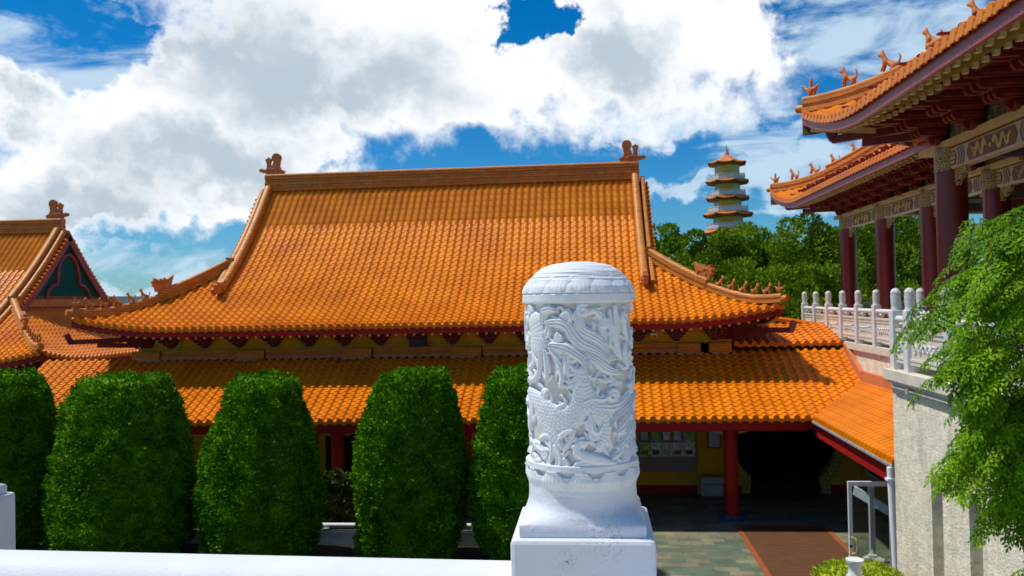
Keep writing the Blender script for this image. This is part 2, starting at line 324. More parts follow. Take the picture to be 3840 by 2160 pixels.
# --- ridge figures: grown with a skin modifier once, then shared
def skin_mesh(name, nodes, edges, sub=1):
    me = bpy.data.meshes.new(name); me.from_pydata([n[:3] for n in nodes], edges, []); o = bpy.data.objects.new(name, me); col.objects.link(o)
    sk = o.modifiers.new('s', 'SKIN'); ss = o.modifiers.new('u', 'SUBSURF'); ss.levels = ss.render_levels = sub
    for i, n in enumerate(nodes): me.skin_vertices[0].data[i].radius = (n[3], n[3])
    me.skin_vertices[0].data[0].use_root = True
    bpy.context.view_layer.update(); ev = o.evaluated_get(bpy.context.evaluated_depsgraph_get()); res = bpy.data.meshes.new_from_object(ev)
    bpy.data.objects.remove(o); res.materials.clear(); res.materials.append(terra); res.name = name; res.polygons.foreach_set('use_smooth', [True]*len(res.polygons)); return res
beast_me = skin_mesh('beast', [(-.02, 0, .17, .055), (.07, 0, .24, .062), (.11, 0, .34, .045), (.16, 0, .40, .048), (.23, 0, .38, .028), (.12, 0, .48, .014),
    (.11, .045, .12, .03), (.12, .05, .0, .024), (.11, -.045, .12, .03), (.12, -.05, .0, .024), (-.12, 0, .13, .055), (-.11, .05, .07, .04), (-.06, .055, .0, .026),
    (-.11, -.05, .07, .04), (-.06, -.055, .0, .026), (-.19, 0, .2, .02), (-.19, 0, .32, .022), (-.15, 0, .37, .012)],
    [(0, 1), (1, 2), (2, 3), (3, 4), (3, 5), (1, 6), (6, 7), (1, 8), (8, 9), (0, 10), (10, 11), (11, 12), (10, 13), (13, 14), (10, 15), (15, 16), (16, 17)])
beast2_me = skin_mesh('beast', [(-.02, 0, .16, .06), (.08, 0, .22, .06), (.12, 0, .33, .05), (.17, 0, .40, .055), (.25, 0, .37, .03), (.14, 0, .50, .012),
    (.12, .045, .1, .03), (.17, .05, .0, .026), (.12, -.045, .1, .03), (.17, -.05, .0, .026), (-.13, 0, .10, .07), (-.10, .06, .03, .035), (-.02, .065, .0, .025),
    (-.10, -.06, .03, .035), (-.02, -.065, .0, .025), (-.21, 0, .14, .025), (-.25, 0, .25, .026), (-.21, 0, .33, .012)],
    [(0, 1), (1, 2), (2, 3), (3, 4), (3, 5), (1, 6), (6, 7), (1, 8), (8, 9), (0, 10), (10, 11), (11, 12), (10, 13), (13, 14), (10, 15), (15, 16), (16, 17)])
rider_me = skin_mesh('rider', [(0, 0, .14, .06), (.0, 0, .26, .045), (.0, 0, .36, .042), (.0, 0, .43, .012), (.12, .0, .16, .04), (.2, 0, .25, .025), (.27, 0, .28, .015),
    (-.12, 0, .17, .04), (-.2, 0, .26, .02), (.04, .04, .0, .02), (.04, -.04, .0, .02), (-.06, .04, .0, .02), (-.06, -.04, .0, .02)],
    [(0, 1), (1, 2), (2, 3), (0, 4), (4, 5), (5, 6), (0, 7), (7, 8), (0, 9), (0, 10), (7, 11), (7, 12)])
def figure(me, name, loc, rz, sc, parent):
    o = bpy.data.objects.new(name, me); col.objects.link(o); o.location = loc; o.rotation_euler = (0, 0, rz); o.scale = (sc,)*3; o.parent = parent; return o
def arc(cx, cy, r, a0, a1, n): return [(cx+r*cos(radians(a0+(a1-a0)*i/n)), cy+r*sin(radians(a0+(a1-a0)*i/n))) for i in range(n+1)]
def ridge_end(parent, p, sgn, sc=1.0):       # ball-topped dragon tile on the ridge end; sgn = outward x
    o = MB(); P = lambda a, b, t: Vector(p)+Vector((sgn*a*sc, t, b*sc))
    body = [(-.62, -.28), (-.62, -.02), (-.72, .06), (-.60, .12), (-.45, .20), (-.40, .36), (-.10, .36), (.02, .28), (.12, .30), (.22, .36), (.34, .22), (.38, .16), (.66, .24), (.72, .05), (.40, -.02), (.32, -.10), (.32, -.28)]
    o.prism(body, P, -.17*sc, .17*sc)
    neck = [(-.40, .33), (-.44, .52)]+arc(-.24, .82, .27, 215, -35, 18)+[(-.08, .60), (.0, .45), (.05, .31)]
    o.prism(neck, P, -.11*sc, .11*sc)
    crown = [(.08, .3), (.12, .5), (.08, .62), (.02, .78), (.08, .76), (.12, .83), (.17, .79), (.22, .90), (.27, .79), (.32, .83), (.36, .76), (.42, .78), (.37, .62), (.32, .5), (.34, .3)]
    o.prism(crown, P, -.10*sc, .10*sc)
    o.tube([P(.38, .13, 0), P(.78, .15, 0)], .09*sc, 10)
    for t in (-.18*sc, .18*sc):
        for q in range(3): o.tube([P(a, b, t) for a, b in arc(-.12+.16*q, .02, .17, 200, 20, 8)], .025*sc, 6)
    return o.build('ridge_ornament', terra, parent, bevel=.02)
def hip_head(parent, loc, rz, sc=1.0):
    o = MB(); M_ = Matrix.Translation(loc) @ Matrix.Rotation(rz, 4, 'Z')
    P = lambda a, b, t: M_ @ Vector((a*sc, t, b*sc))
    poly = [(-.30, -.1), (-.34, .18), (-.42, .52), (-.26, .40), (-.16, .34), (-.10, .42), (-.02, .34), (.06, .38), (.10, .30), (.26, .40), (.30, .28), (.36, .26), (.30, .18), (.34, .10), (.24, .06), (.22, -.1)]
    o.prism(poly, P, -.09*sc, .09*sc)
    for t in (-.1*sc, .1*sc):
        o.tube([P(a, b, t) for a, b in arc(.08, .18, .09, 0, 300, 8)], .02*sc, 6); o.tube([P(a, b, t) for a, b in arc(-.16, .12, .11, 30, 250, 8)], .02*sc, 6)
    return o.build('hip_ornament', terra, parent, bevel=.015)
def ridge_prof(wd, h, n=5):
    """stacked courses with a round cap, centred, from 0 to h"""
    pts = []; z = 0; st = (h-.12)/n
    for k in range(n):
        a = wd/2*(1.0 if k % 2 == 0 else .80); pts += [(a, z), (a, z+st*.86), (a-.03, z+st*.9)]; z += st
    pts += [(wd/2*.95, z), (wd/2*.95, z+.05)]; cap = [(wd/2*.95*cos(t), z+.05+.07*sin(t)) for t in (radians(25), radians(60), radians(90))]
    right = pts+cap; return right+[(-a, b) for a, b in reversed(right[:-1])]
def xieshan(T, xg, xe, ye, yr, ze, pa, pb, front=True, liftA=.42, liftS=3.6, gsides=(0, 1), hipsides=(0, 1), ridge_h=.72, pitch=.27, gable_green=(1,), side_fine=False, sag=0.0):
    """hip-and-gable roof; xg gable planes, xe eave ends, ye front eave y, yr ridge y"""
    D = yr-ye; yb = 2*yr-ye; ov = xe[1]-xg[1]
    prof = lambda d: ze+pa*d+pb*d*d
    lf = lambda s, d: liftA*np.clip(1-s/liftS, 0, 1)**2*np.clip(1-d/liftS, 0, 1)
    def fr(s, d): return np.stack([s, ye+d, prof(d)+lf(np.minimum(s-xe[0], xe[1]-s), d)], -1)
    def bk(s, d): return np.stack([s, yb-d, prof(d)+lf(np.minimum(s-xe[0], xe[1]-s), d)], -1)
    def lt(s, d): return np.stack([xe[0]+d, s, prof(d)+lf(np.minimum(s-ye, yb-s), d)], -1)
    def rt(s, d): return np.stack([xe[1]-d, s, prof(d)+lf(np.minimum(s-ye, yb-s), d)], -1)
    def dm(s):
        if s < xg[0]: return s-xe[0]
        if s > xg[1]: return xe[1]-s
        return D
    parts = []
    P, Fq, rows, p = tile_slope(xe[0]+.12, xe[1]-.12, D, fr, dm, pitch, .25, fine=True); parts.append((P, Fq))
    eave_caps(rows, p, fr, (0, 1, 0)).build('eave_tiles', tile, T, True)
    P, Fq, _, _ = tile_slope(xe[0]+.12, xe[1]-.12, D, bk, dm, .54, 1.2, fine=False); parts.append((P, Fq))
    dms = lambda s: min(ov, s-ye, yb-s)
    for fm, sg, inw in ((lt, 0, (1, 0, 0)), (rt, 1, (-1, 0, 0))):
        P, Fq, rws, p2 = tile_slope(ye+.12, yb-.12, ov, fm, dms, pitch, .25, fine=True); parts.append((P, Fq)); eave_caps(rws, p2, fm, inw).build('eave_tiles', tile, T, True)
    merge(parts, 'roof_tiles', tile, T)
    # fascia and soffit
    fa = MB(); so_ = MB(); raf = MB(); N_ = 60
    for fm, a0, a1, inw in ((fr, xe[0], xe[1], Vector((0, 1, 0))), (rt, ye, yb, Vector((-1, 0, 0))), (lt, ye, yb, Vector((1, 0, 0)))):
        ss = np.linspace(a0+.05, a1-.05, N_); E0 = fm(ss, np.zeros(N_)); iv = np.array(inw)
        A = np.stack([E0+iv*.05+[0, 0, -.04], E0+iv*.05+[0, 0, -.24], E0+iv*.13+[0, 0, -.24], E0+iv*.13+[0, 0, -.04]], 0)
        fa.grid(np.concatenate([A, A[:1]], 0))
        n2 = int((a1-a0)/.30)
        for q in range(n2):
            s = a0+.5+(a1-a0-1.0)*q/(n2-1); c = Vector(fm(np.array([s]), np.array([0.]))[0])+inw*.16+Vector((0, 0, -.27)); raf.cbox(c, (.07, .07, .07))
    for q in ((fr, xe[0], xe[1]), (rt, ye, yb), (lt, ye, yb)):
        fm, a0, a1 = q; ss = np.linspace(a0+.1, a1-.1, N_); dmx = np.minimum(1.75, np.minimum(ss-a0, a1-ss))
        so_.grid(np.stack([fm(ss, dmx*k)+[0, 0, -.17-.25*k*.0] for k in (0.02, .5, 1.0)], 0))
    fa.build('fascia', redp, T, True); so_.build('soffit', olive, T, True); tag(raf.build('rafter_ends', gold, T), kind='stuff')
    # main ridge
    rz = prof(D)-.05; mb = MB(); nn = 16
    path = [(xg[0]+.02+(xg[1]-xg[0]-.04)*i/nn, yr, rz+sag*(2*i/nn-1)**2) for i in range(nn+1)]
    mb.sweep(path, ridge_prof(.42, ridge_h, 5)); mb.build('ridge', trim, T, True)
    for sg, x in ((-1, xg[0]), (1, xg[1])):
        ridge_end(T, (x-sg*.30, yr, rz+ridge_h+sag+.06), sg, .73)
    # verge ridges down each gable edge, front and back
    for gi, sg in ((0, -1), (1, 1)):
        x = xg[gi]; vr = MB(); bb = MB()
        for fm, ysgn in ((fr, 1), (bk, -1)):
            vt = MB()
            ds = np.linspace(D-.05, 2.55, 14); P = fm(np.full(14, x), ds)
            vr.sweep([Vector(q)+Vector((-sg*.18, 0, 0)) for q in P], ridge_prof(.28, .34, 3))
            vr.sweep([Vector(q)+Vector((sg*.10, 0, -.02)) for q in P], [(-.09, 0), (-.09, .15), (-.04, .20), (.04, .20), (.09, .15), (.09, 0)])
            # short tiles laid across the verge, and the board below
            L_ = 0; ds2 = np.linspace(D-.3, 2.9, int((D-3.2)*1.35/.22))
            for q in fm(np.full(len(ds2), x), ds2): vt.tube([Vector(q)+Vector((sg*.10, 0, -.02)), Vector(q)+Vector((sg*.34, 0, -.10))], .07, 8)
            bb.sweep([Vector(q)+Vector((sg*.27, 0, -.10)) for q in P], [(-.04, -.30), (-.04, .0), (.04, 0), (.04, -.30)])
            e = Vector(P[-1]); e.x -= sg*.18; hip_head(T, e+Vector((0, -ysgn*.22, .08)), radians(-90 if ysgn > 0 else 90), .9)
            vt.build('verge_tiles', tile, T, True)
        vr.build('verge_ridge', trim, T, True); bb.build('bargeboard', redfas, T, True)
        # hips
        for fm, ysgn in ((fr, 1), (bk, -1)):
            cx = xe[gi]
            hp = [Vector(fm(np.array([cx-sg*d]), np.array([d]))[0]) for d in np.linspace(ov, .05, 16)]
            hp = [h+Vector((0, 0, .02+.10*max(0, 1-i_*0-(15-i)/3.0))) for i, h in enumerate(hp) for i_ in (0,)]
            hr = MB(); hr.sweep(hp[:8], ridge_prof(.26, .40, 3)); hr.sweep(hp[7:], ridge_prof(.22, .27, 2)); hr.tube([hp[-1]+Vector((0, 0, .1)), hp[-1]+Vector((sg*.12, -ysgn*.12, .12))], .11, 10)
            hr.build('hip_ridge', trim, T, True)
            rz_ = atan2(-ysgn, sg)
            if ysgn > 0:
                hip_head(T, hp[7]+Vector((0, 0, .42)), rz_, 1.0)
                for q in range(6):
                    f = 8.6+q*1.22; i0 = int(f); c = hp[min(i0, 15)].lerp(hp[min(i0+1, 15)], f-i0) if i0 < 15 else hp[15]
                    if q == 5: figure(rider_me, 'hip_figure', c+Vector((0, 0, .29)), rz_, .80, T)
                    else: figure(beast_me if q % 2 else beast2_me, 'hip_figure', c+Vector((0, 0, .28)), rz_, .74, T)
            cb = MB(); cc = hp[-1]; cb.obox(cc+Vector((-sg*.15, ysgn*.15, -.30)), cc+Vector((-sg*1.1, ysgn*1.1, -.40)), .2, .22); cb.build('corner_beam', cream, T)
        # gable wall
        gb = MB(); xw = x+sg*.12; ds = np.linspace(ov-.25, D, 14); P1 = fr(np.full(14, xw), ds); pts = [(q[1], q[2]-.12) for q in P1]
        poly = pts+[(2*yr-a, b) for a, b in reversed(pts[:-1])]; gb.prism(poly, lambda a, b, t: Vector((t, a, b)), xw, xw-sg*.2); gw = gb.build('gable_wall', green if gi in gable_green else redp, T)
        if gi in gable_green:
            z0 = pts[0][1]; hgt = pts[-1][1]-z0; rb = MB()
            yy = pts[0][0]+.2
            while yy < 2*yr-pts[0][0]-.2:
                i = np.interp(abs(yy-yr), [yr-a for a, _ in reversed(pts)], [b for _, b in reversed(pts)]); rb.box((xw, yy, z0+.05), (xw+sg*.04, yy+.06, i-.1)); yy += .13
            rb.build('cladding', green, gw)
            tr = MB(); W_ = (yr-pts[0][0])*.60; a1 = W_*.52
            path = [(-1.60, 0), (-1.60, .40), (-1.56, .68), (-1.42, .92), (-1.18, 1.08), (-.84, 1.14), (-.80, 1.30), (-.78, 1.60), (-.70, 1.95), (-.52, 2.24), (-.28, 2.44), (0, 2.52)]
            path = path+[(-a, b) for a, b in reversed(path[:-1])]
            tr.tube([(xw+sg*.09, yr+a, z0+.12+b) for a, b in path], .075, 8); tr.tube([(xw+sg*.09, pts[0][0]+.3, z0+.12), (xw+sg*.09, 2*yr-pts[0][0]-.3, z0+.12)], .075, 8); tr.build('arch_moulding', redfas, gw, True)
        fl = MB(); zb = prof(ov); fl.box((x-sg*.1, ye+ov-.2, zb-.05), (x+sg*.28, yb-ov+.2, zb+.28)); fl.box((x-sg*.1, ye+ov-.2, zb+.28), (x+sg*.16, yb-ov+.2, zb+.42)); fl.build('gable_sill', trim, T)
    return fr, prof
# bracket cluster, facing -Y at origin (top at z=0)
def bracket_mesh(wd=.95, h=.44, out=.55, tiers=4, tongue=False):
    mb = MB()
    for k in range(tiers):
        f = (k+1)/tiers; wk = wd*(.30+.70*k/(tiers-1)); z0 = -h+h*k/tiers; z1 = z0+h/tiers*.98; o_ = out*f
        poly = [(-wk/2, z1), (-wk/2, z0+(z1-z0)*.45), (-wk/2+.05, z0), (wk/2-.05, z0), (wk/2, z0+(z1-z0)*.45), (wk/2, z1)]
        mb.prism(poly, lambda a, b, t: (a, t, b), -o_*.72, .02-o_*.0)
        for xx in ((-wk/2+.07, wk/2-.07, 0) if k else (0,)):
            poly = [(0, z1), (-o_-.02, z1), (-o_-.02, z0+(z1-z0)*.5), (-o_+.05, z0), (0, z0)]
            mb.prism([(a, b) for a, b in poly], lambda a, b, t, xx=xx: (xx+t, a, b), -.05, .05)
            mb.cbox((xx, -o_+.03, z1+.015), (.13, .13, .05))
    if tongue:
        for zz, oo in ((-h*.15, out+.42), (-h*.45, out+.12)):
            poly = [(0, zz+.08), (-oo, zz+.06), (-oo-.02, zz+.02), (-out*.8, zz-.10), (0, zz-.06)]
            mb.prism(poly, lambda a, b, t: (t, a, b), -.06, .06)
    return mb
#GEOM
# ------------------------------------------------------------------ setting
def sheet(name, x0, y0, x1, y1, z, m):
    return tag(MB().add([(x0, y0, z), (x1, y0, z), (x1, y1, z), (x0, y1, z)], [(0, 1, 2, 3)]).build(name, m), kind='structure')
sheet('ground', -6000, -2000, 6000, 9000, -.03, mat('far_ground', (.06, .10, .03), .9, .1, .3, .02))
sheet('paving', -40, 1.9, 8.3, 46, 0.0, pave)
hl = MB(); hx = np.linspace(-3000, 1500, 60); hz = 48+22*np.sin(hx*.0035)+9*np.sin(hx*.013+1)
hl.grid(np.stack([np.stack([hx, hx*0+3000, hx*0-2], -1), np.stack([hx, hx*0+3150, hz], -1), np.stack([hx, hx*0+3500, hx*0-2], -1)], 0))
tag(hl.build('hills', mat('hill_green', (.05, .09, .08), .9, .1, .3, .004), smooth=True), kind='structure')
bed = MB(); bed.box((-24, 12, -.02), (-1.4, 22.35, .2)); tag(bed.build('planting_bed', mulch), kind='structure')
tf = MB(); tf.box((-14, -6, 4.89), (5.9, 1.56, 5.09)); tf.box((5.9, -6, 4.89), (40, 18.2, 5.09)); tf.box((8.0, 18.2, 4.89), (40, 60, 5.09)); tag(tf.build('terrace_floor', stonec), kind='structure')
# ------------------------------------------------------------------ central hall
H = thing('temple_hall', 'large hall with sweeping orange glazed roof in the middle, above the clipped shrubs', 'hall')
fr, prof = xieshan(H, (-13.38, 1.95), (-17.3, 5.85), 26.8, 34.2, 5.88, .33, .056, gable_green=())
bw = MB(); bw.box((-15.7, 28.4, 4.5), (4.4, 28.6, 6.3)); bw.box((-15.7, 28.6, 0), (-15.5, 40, 6.3)); bw.box((4.2, 28.6, 3.6), (4.4, 40, 6.3)); bw.box((-15.5, 39.8, 0), (4.2, 40, 6.3)); bw.build('clerestory_wall', yellow, H)
mo = MB(); mo.box((-15.75, 28.34, 5.15), (4.45, 28.4, 5.23)); mo.box((-15.72, 28.37, 5.28), (4.42, 28.4, 5.31)); mo.build('wall_moulding', yellow, H)
bm_ = bracket_mesh(.90, .52, .60, 5); b0 = None
x = -14.6; ks = []
while x < 4.3: ks.append(x); x += 1.235
for i, xx in enumerate(ks):
    if b0 is None: b0 = bm_.build('eave_bracket', darkred, H); b0.location = (xx, 28.4, 5.72)
    else: dupo(b0, (xx, 28.4, 5.72), 0, H)
for sx, rz_ in ((-15.6, radians(-45)), (4.35, radians(45))):
    for a in (-.35, 0, .35): dupo(b0, (sx+a*.6, 28.4, 5.74), rz_+a, H)
    cb = MB(); d_ = Vector((-.707 if sx < 0 else .707, -.707, 0)); s_ = Vector((sx, 28.4, 5.55))
    cb.obox(s_, s_+d_*2.35, .14, .16); cb.obox(s_+d_*2.3+Vector((0, 0, -.05)), s_+d_*2.45+Vector((0, 0, .28)), .14, .16); cb.obox(s_+Vector((0, 0, -.22)), s_+d_*1.5+Vector((0, 0, -.14)), .14, .16)
    cb.build('corner_bracket', darkred, H)
# lower pent roof
z_l = lambda d: 3.12+.40*d+.02*d*d
def low_f(s, d): return np.stack([s, 24.75+d, z_l(d)+.0*s], -1)
P1, F1, rows, p1 = tile_slope(-19.2, 8.1, 3.62, low_f, None, .287, .225)
def cor_f(s, d): return np.stack([6.1+d, s, z_l(d)+.0*s], -1)
P2, F2, rows2, p2 = tile_slope(18.25, 26.85, 2.0, cor_f, None, .25, .225)
up_f = lambda s, d: np.stack([s, 28.42+d, 5.02+.22*d+0*s], -1)
P3, F3, rows3, p3 = tile_slope(4.5, 8.1, 2.7, up_f, None, .287, .3)
merge([(P1, F1), (P2, F2), (P3, F3)], 'lower_roof_tiles', tile, H)
for cp in (eave_caps([r for r in rows if r < 6.2], p1, low_f, (0, 1, 0)), eave_caps([r for r in rows2 if r < 24.7], p2, cor_f, (1, 0, 0)), eave_caps(rows3, p3, up_f, (0, 1, 0))): cp.build('lower_eave_tiles', tile, H, True)
rc = MB(); rc.sweep([(4.4, 31.1, 5.95), (6.0, 31.1, 5.78), (8.0, 31.1, 5.45)], [(-.14, 0), (-.14, .1), (-.06, .17), (.06, .17), (.14, .1), (.14, 0)]); rc.box((4.4, 31.1, 3.62), (8.1, 31.3, 5.5)); rc.build('extension_ridge', tile, H, True)
x0 = at(995, 1310, 28.2).x; k = -2
while x0+3.72*k < 4.4:
    tm = MB(); sc_ = MB()
    a, b = max(-15.7, x0+3.72*k+.03), min(4.42, x0+3.72*(k+1)-.02)
    if b > a+.3:
        for q, (zz, yy) in enumerate(((5.06, 28.16), (4.97, 28.2), (4.86, 28.14))): tm.box((a, yy, zz), (b, 28.4, zz+(.085 if q < 2 else .105)))
        tm.box((b-.98, 28.10, 4.82), (b, 28.13, 5.12))
        xx = a+.02
        while xx < b-.2:
            e = .29*.5; yb_ = 28.07 if xx > b-1.1 else 28.12; zt = 4.82 if xx > b-1.1 else 4.87
            sc_.prism([(xx, zt+.02), (xx, zt)]+[(xx+e+e*cos(radians(180+180*i/6)), zt-.065*sin(radians(180*i/6))) for i in range(1, 6)]+[(xx+2*e, zt), (xx+2*e, zt+.02)], lambda a_, b_, t: (a_, t, b_), yb_, yb_+.03); xx += .29
        tm.build('wall_trim', brick_mat('wall_trim_tile', (.66, .24, .012), (.58, .19, .01), (.28, .09, .01), .42, .085, .006, .5, .004, 'sum', .15, 3, .3), H); sc_.build('scalloped_edging', mat('pale_terracotta', (.42, .2, .12), .6, .3, .1, 3), H)
    k += 1
be = MB(); be.box((-19.0, 24.95, 2.80), (6.2, 25.1, 3.10)); be.box((-19, 25.85, 2.62), (6.2, 26.05, 2.85)); be.build('eave_beam', redp, H)
ce = MB(); ce.box((-19.0, 25.1, 2.86), (8.1, 29.4, 2.9)); ce.box((8.1, 18.4, 2.91), (8.9, 29.4, 3.38)); ce.box((4.4, 29.4, 3.5), (8.6, 38, 3.6)); ce.build('veranda_ceiling', darkred, H)
cg = MB(); cg.box((6.05, 18.3, 3.02), (6.11, 24.8, 3.09)); cg.box((6.11, 18.3, 2.97), (6.16, 24.8, 3.11)); cg.build('gutter', greys, H, bevel=.01)
cr = MB(); cr.box((6.18, 18.25, 2.62), (6.32, 25.0, 3.0)); cr.box((6.18, 18.25, 2.62), (8.05, 18.4, 3.02)); cr.build('side_beam', redp, H)
fs = MB()
pth = [Vector((8.02, 24.75+d, z_l(d)+.08)) for d in (3.5, 3.0, 2.5, 2.0)]+[Vector((8.02, 24.75+2.0-t, z_l(2.0)+.08)) for t in (.3, 2, 4, 6, 8.4)]
fs.sweep(pth, [(-.07, -.15), (-.07, .22), (.07, .22), (.07, -.15)]); fs.build('wall_flashing', mat('salmon_flashing', (.62, .20, .08), .6, .3, .1, 2), H)
CX = [3.98, 0, -4, -8, -12, -16]
cm = MB(); cm.tube([(0, 0, 0.06), (0, 0, 2.82)], .205, 24); c0 = cm.build('column', redp, H, True); c0.location = (CX[0], 25.95, 0)
pm = MB(); pm.box((-.42, -.42, 0), (.42, .42, .05)); pm.lathe((0, 0, .05), [(.30, 0), (.31, .05), (.24, .09)], 20); p0 = pm.build('column_plinth', bluegrey, c0)
def spiral(cx, cz, r, t0, turns, sgn=1, n=16): return [(cx+sgn*r*(1-.75*i/n)*cos(radians(t0)+turns*2*pi*i/n), cz+r*(1-.75*i/n)*sin(radians(t0)+turns*2*pi*i/n)) for i in range(n+1)]
fm_ = MB()
for sg in (-1, 1):
    for (cx, cz, r) in ((.32, -.10, .10), (.50, -.07, .08), (.66, -.055, .065), (.80, -.05, .05)):
        fm_.tube([(sg*a, 0, b) for a, b in spiral(cx, cz, r, 200, 1.2)], .018, 5, False)
    fm_.tube([(sg*.22, 0, -.24), (sg*.45, 0, -.18), (sg*.7, 0, -.12), (sg*.95, 0, -.02)], .02, 5); fm_.box((sg*.2, -.02, -.02), (sg*.98, .02, .02))
f0 = fm_.build('fretwork', gold, c0); f0.location = (0, 0, 2.78)
for x in CX[1:]:
    c = dupo(c0, (x, 25.95, 0), 0, H); dupo(p0, None, 0, c); dupo(f0, (0, 0, 2.78), 0, c)
# rear veranda wall with the moon gate
GX, GZ, GR, GF = at(2942, 1640, 29.3).x, at(2942, 1640, 29.3).z, 1.74, 1.16
YW = 29.3; wl = MB(); wl.box((-19, YW, .28), (GX-GR, YW+.25, 2.88)); wl.box((GX+GR, YW, .28), (8.72, YW+.25, 2.88))
xs = np.linspace(-GR, GR, 41)
for a, b in zip(xs[:-1], xs[1:]):
    m_ = (a+b)/2; hh = sqrt(max(0, GR**2-m_*m_)); t_ = min(GZ+hh, 2.86)
    if t_ < 2.86: wl.box((GX+a, YW, t_), (GX+b, YW+.25, 2.88))
    if abs(m_) > GF: wl.box((GX+a, YW, .28), (GX+b, YW+.25, max(.29, GZ-hh)))
wl.build('veranda_wall', yellow, H)
sk_ = MB(); sk_.box((-19, YW-.03, 0), (GX-GF-.02, YW+.28, .28)); sk_.box((GX+GF+.02, YW-.03, 0), (8.72, YW+.28, .28)); sk_.build('skirting', redp, H)
a_f = degrees(acos(GF/GR)); gt = MB()
outl = [(GF, -GZ)]+arc(0, 0, GR, -a_f, 180+a_f, 40)+[(-GF, -GZ)]; outr = [(GF+.3, -GZ)]+arc(0, 0, GR+.28, -a_f+4, 180+a_f-4, 40)+[(-GF-.3, -GZ)]
for i in range(len(outl)-1):
    q = [outl[i], outl[i+1], outr[i+1], outr[i]]
    if max(z for _, z in q)+GZ > 2.86: continue
    gt.prism(q, lambda a, b, t: (GX+a, t, max(.005, GZ+b)), YW-.06, YW+.3)
gbm = brick_mat('gate_border', (.60, .42, .10), (.52, .36, .08), (.34, .22, .05), .16, .15, .02, .7, .002, 'sum', .25, 8)
gt.build('moon_gate_border', gbm, H)
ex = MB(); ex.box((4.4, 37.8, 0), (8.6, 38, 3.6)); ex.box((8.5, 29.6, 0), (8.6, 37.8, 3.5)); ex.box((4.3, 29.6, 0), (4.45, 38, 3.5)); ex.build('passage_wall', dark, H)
ps = MB(); ps.box((3.37, YW-.18, 0), (3.48, YW-.04, 2.86)); ps.box((-.2, YW-.06, .55), (2.9, YW-.04, .62)); ps.build('wall_pilaster', yellow, H)
for xx in (-10.3, -8.9, -5.2, -2.5):
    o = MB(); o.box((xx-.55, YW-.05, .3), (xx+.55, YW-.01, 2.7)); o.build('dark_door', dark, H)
pl = MB(); pc = at(1567, 1275, 28.2); pl.cbox((pc.x, 28.22, pc.z), (.6, .12, .44)); pq = pl.build('sign_box', mat('dark_bronze', (.035, .04, .03), .5, .4, .3, 12), H)
for dz in (.1, -.1):
    o = MB(); o.tube([(pc.x+.18, 28.16, pc.z+dz), (pc.x+.18, 28.12, pc.z+dz)], .05, 12); o.build('lens', mat('black_glass', (.01, .012, .02), .1, .6, .1, 4), pq, True)
for px in (600, 2452):
    c = at(px, 1252 if px > 1000 else 1275, 28.15); o = MB(); o.cbox((c.x, 28.2, c.z), (.22, .3, .07)); o.cbox((c.x-.09, 28.2, c.z-.06), (.03, .25, .08)); o.cbox((c.x+.09, 28.2, c.z-.06), (.03, .25, .08)); o.build('eave_light', white, H)
# left hall
G = thing('side_hall', 'smaller orange tiled hall with green gable at the left edge of the photo', 'hall')
xieshan(G, (-38, -24.1), (-41.8, -20.3), 29.7, 37.0, 4.62, .375, .0537, gable_green=(1,), ridge_h=.66)
o = MB(); o.box((-39.5, 32.2, 0), (-22.6, 42, 5.4)); o.build('body_wall', mat('dark_red_wall', (.12, .02, .015), .7, .3, .2, 2), G)  # dark red throughout, slightly mottled
# ------------------------------------------------------------------ great hall to the right
R_ = thing('colonnade_hall', 'tall hall with plum columns and upswept tiled eaves on the terrace at right', 'hall')
zr = lambda d: 10.93+.42*d+.03*d*d
scroll = mat('scroll_gilding', (.10, .03, .04), .5, .4, .1, 8)
def scroll_nodes():
    t = scroll.node_tree; n = t.nodes; p = n['Principled BSDF']; tc = n.new('ShaderNodeTexCoord'); mg = n.new('ShaderNodeTexVoronoi'); mg.feature = 'DISTANCE_TO_EDGE'; mg.inputs['Scale'].default_value = 6.5
    wv = n.new('ShaderNodeTexWave'); mg.feature = 'F1'; mg.inputs['Scale'].default_value = 5.5; t.links.new(tc.outputs['Object'], mg.inputs['Vector']); wv = n.new('ShaderNodeMath'); wv.operation = 'PINGPONG'; wv.inputs[1].default_value = .10; t.links.new(mg.outputs['Distance'], wv.inputs[0]); w2 = n.new('ShaderNodeMath'); w2.operation = 'MULTIPLY'; w2.inputs[1].default_value = 10; t.links.new(wv.outputs[0], w2.inputs[0]); wv = w2; cr_ = n.new('ShaderNodeValToRGB'); cr_.color_ramp.elements[0].position = .42; cr_.color_ramp.elements[1].position = .5
    cr_.color_ramp.elements[0].color = (.06, .045, .03, 1); cr_.color_ramp.elements[1].color = (.60, .47, .18, 1); t.links.new(wv.outputs[0], cr_.inputs[0]); t.links.new(cr_.outputs[0], p.inputs['Base Color'])
scroll_nodes()
beamc = mat('beam_cream', (.56, .50, .38), .7, .3, .12, 3); plum = mat('beam_plum', (.20, .13, .125), .7, .3, .12, 3)
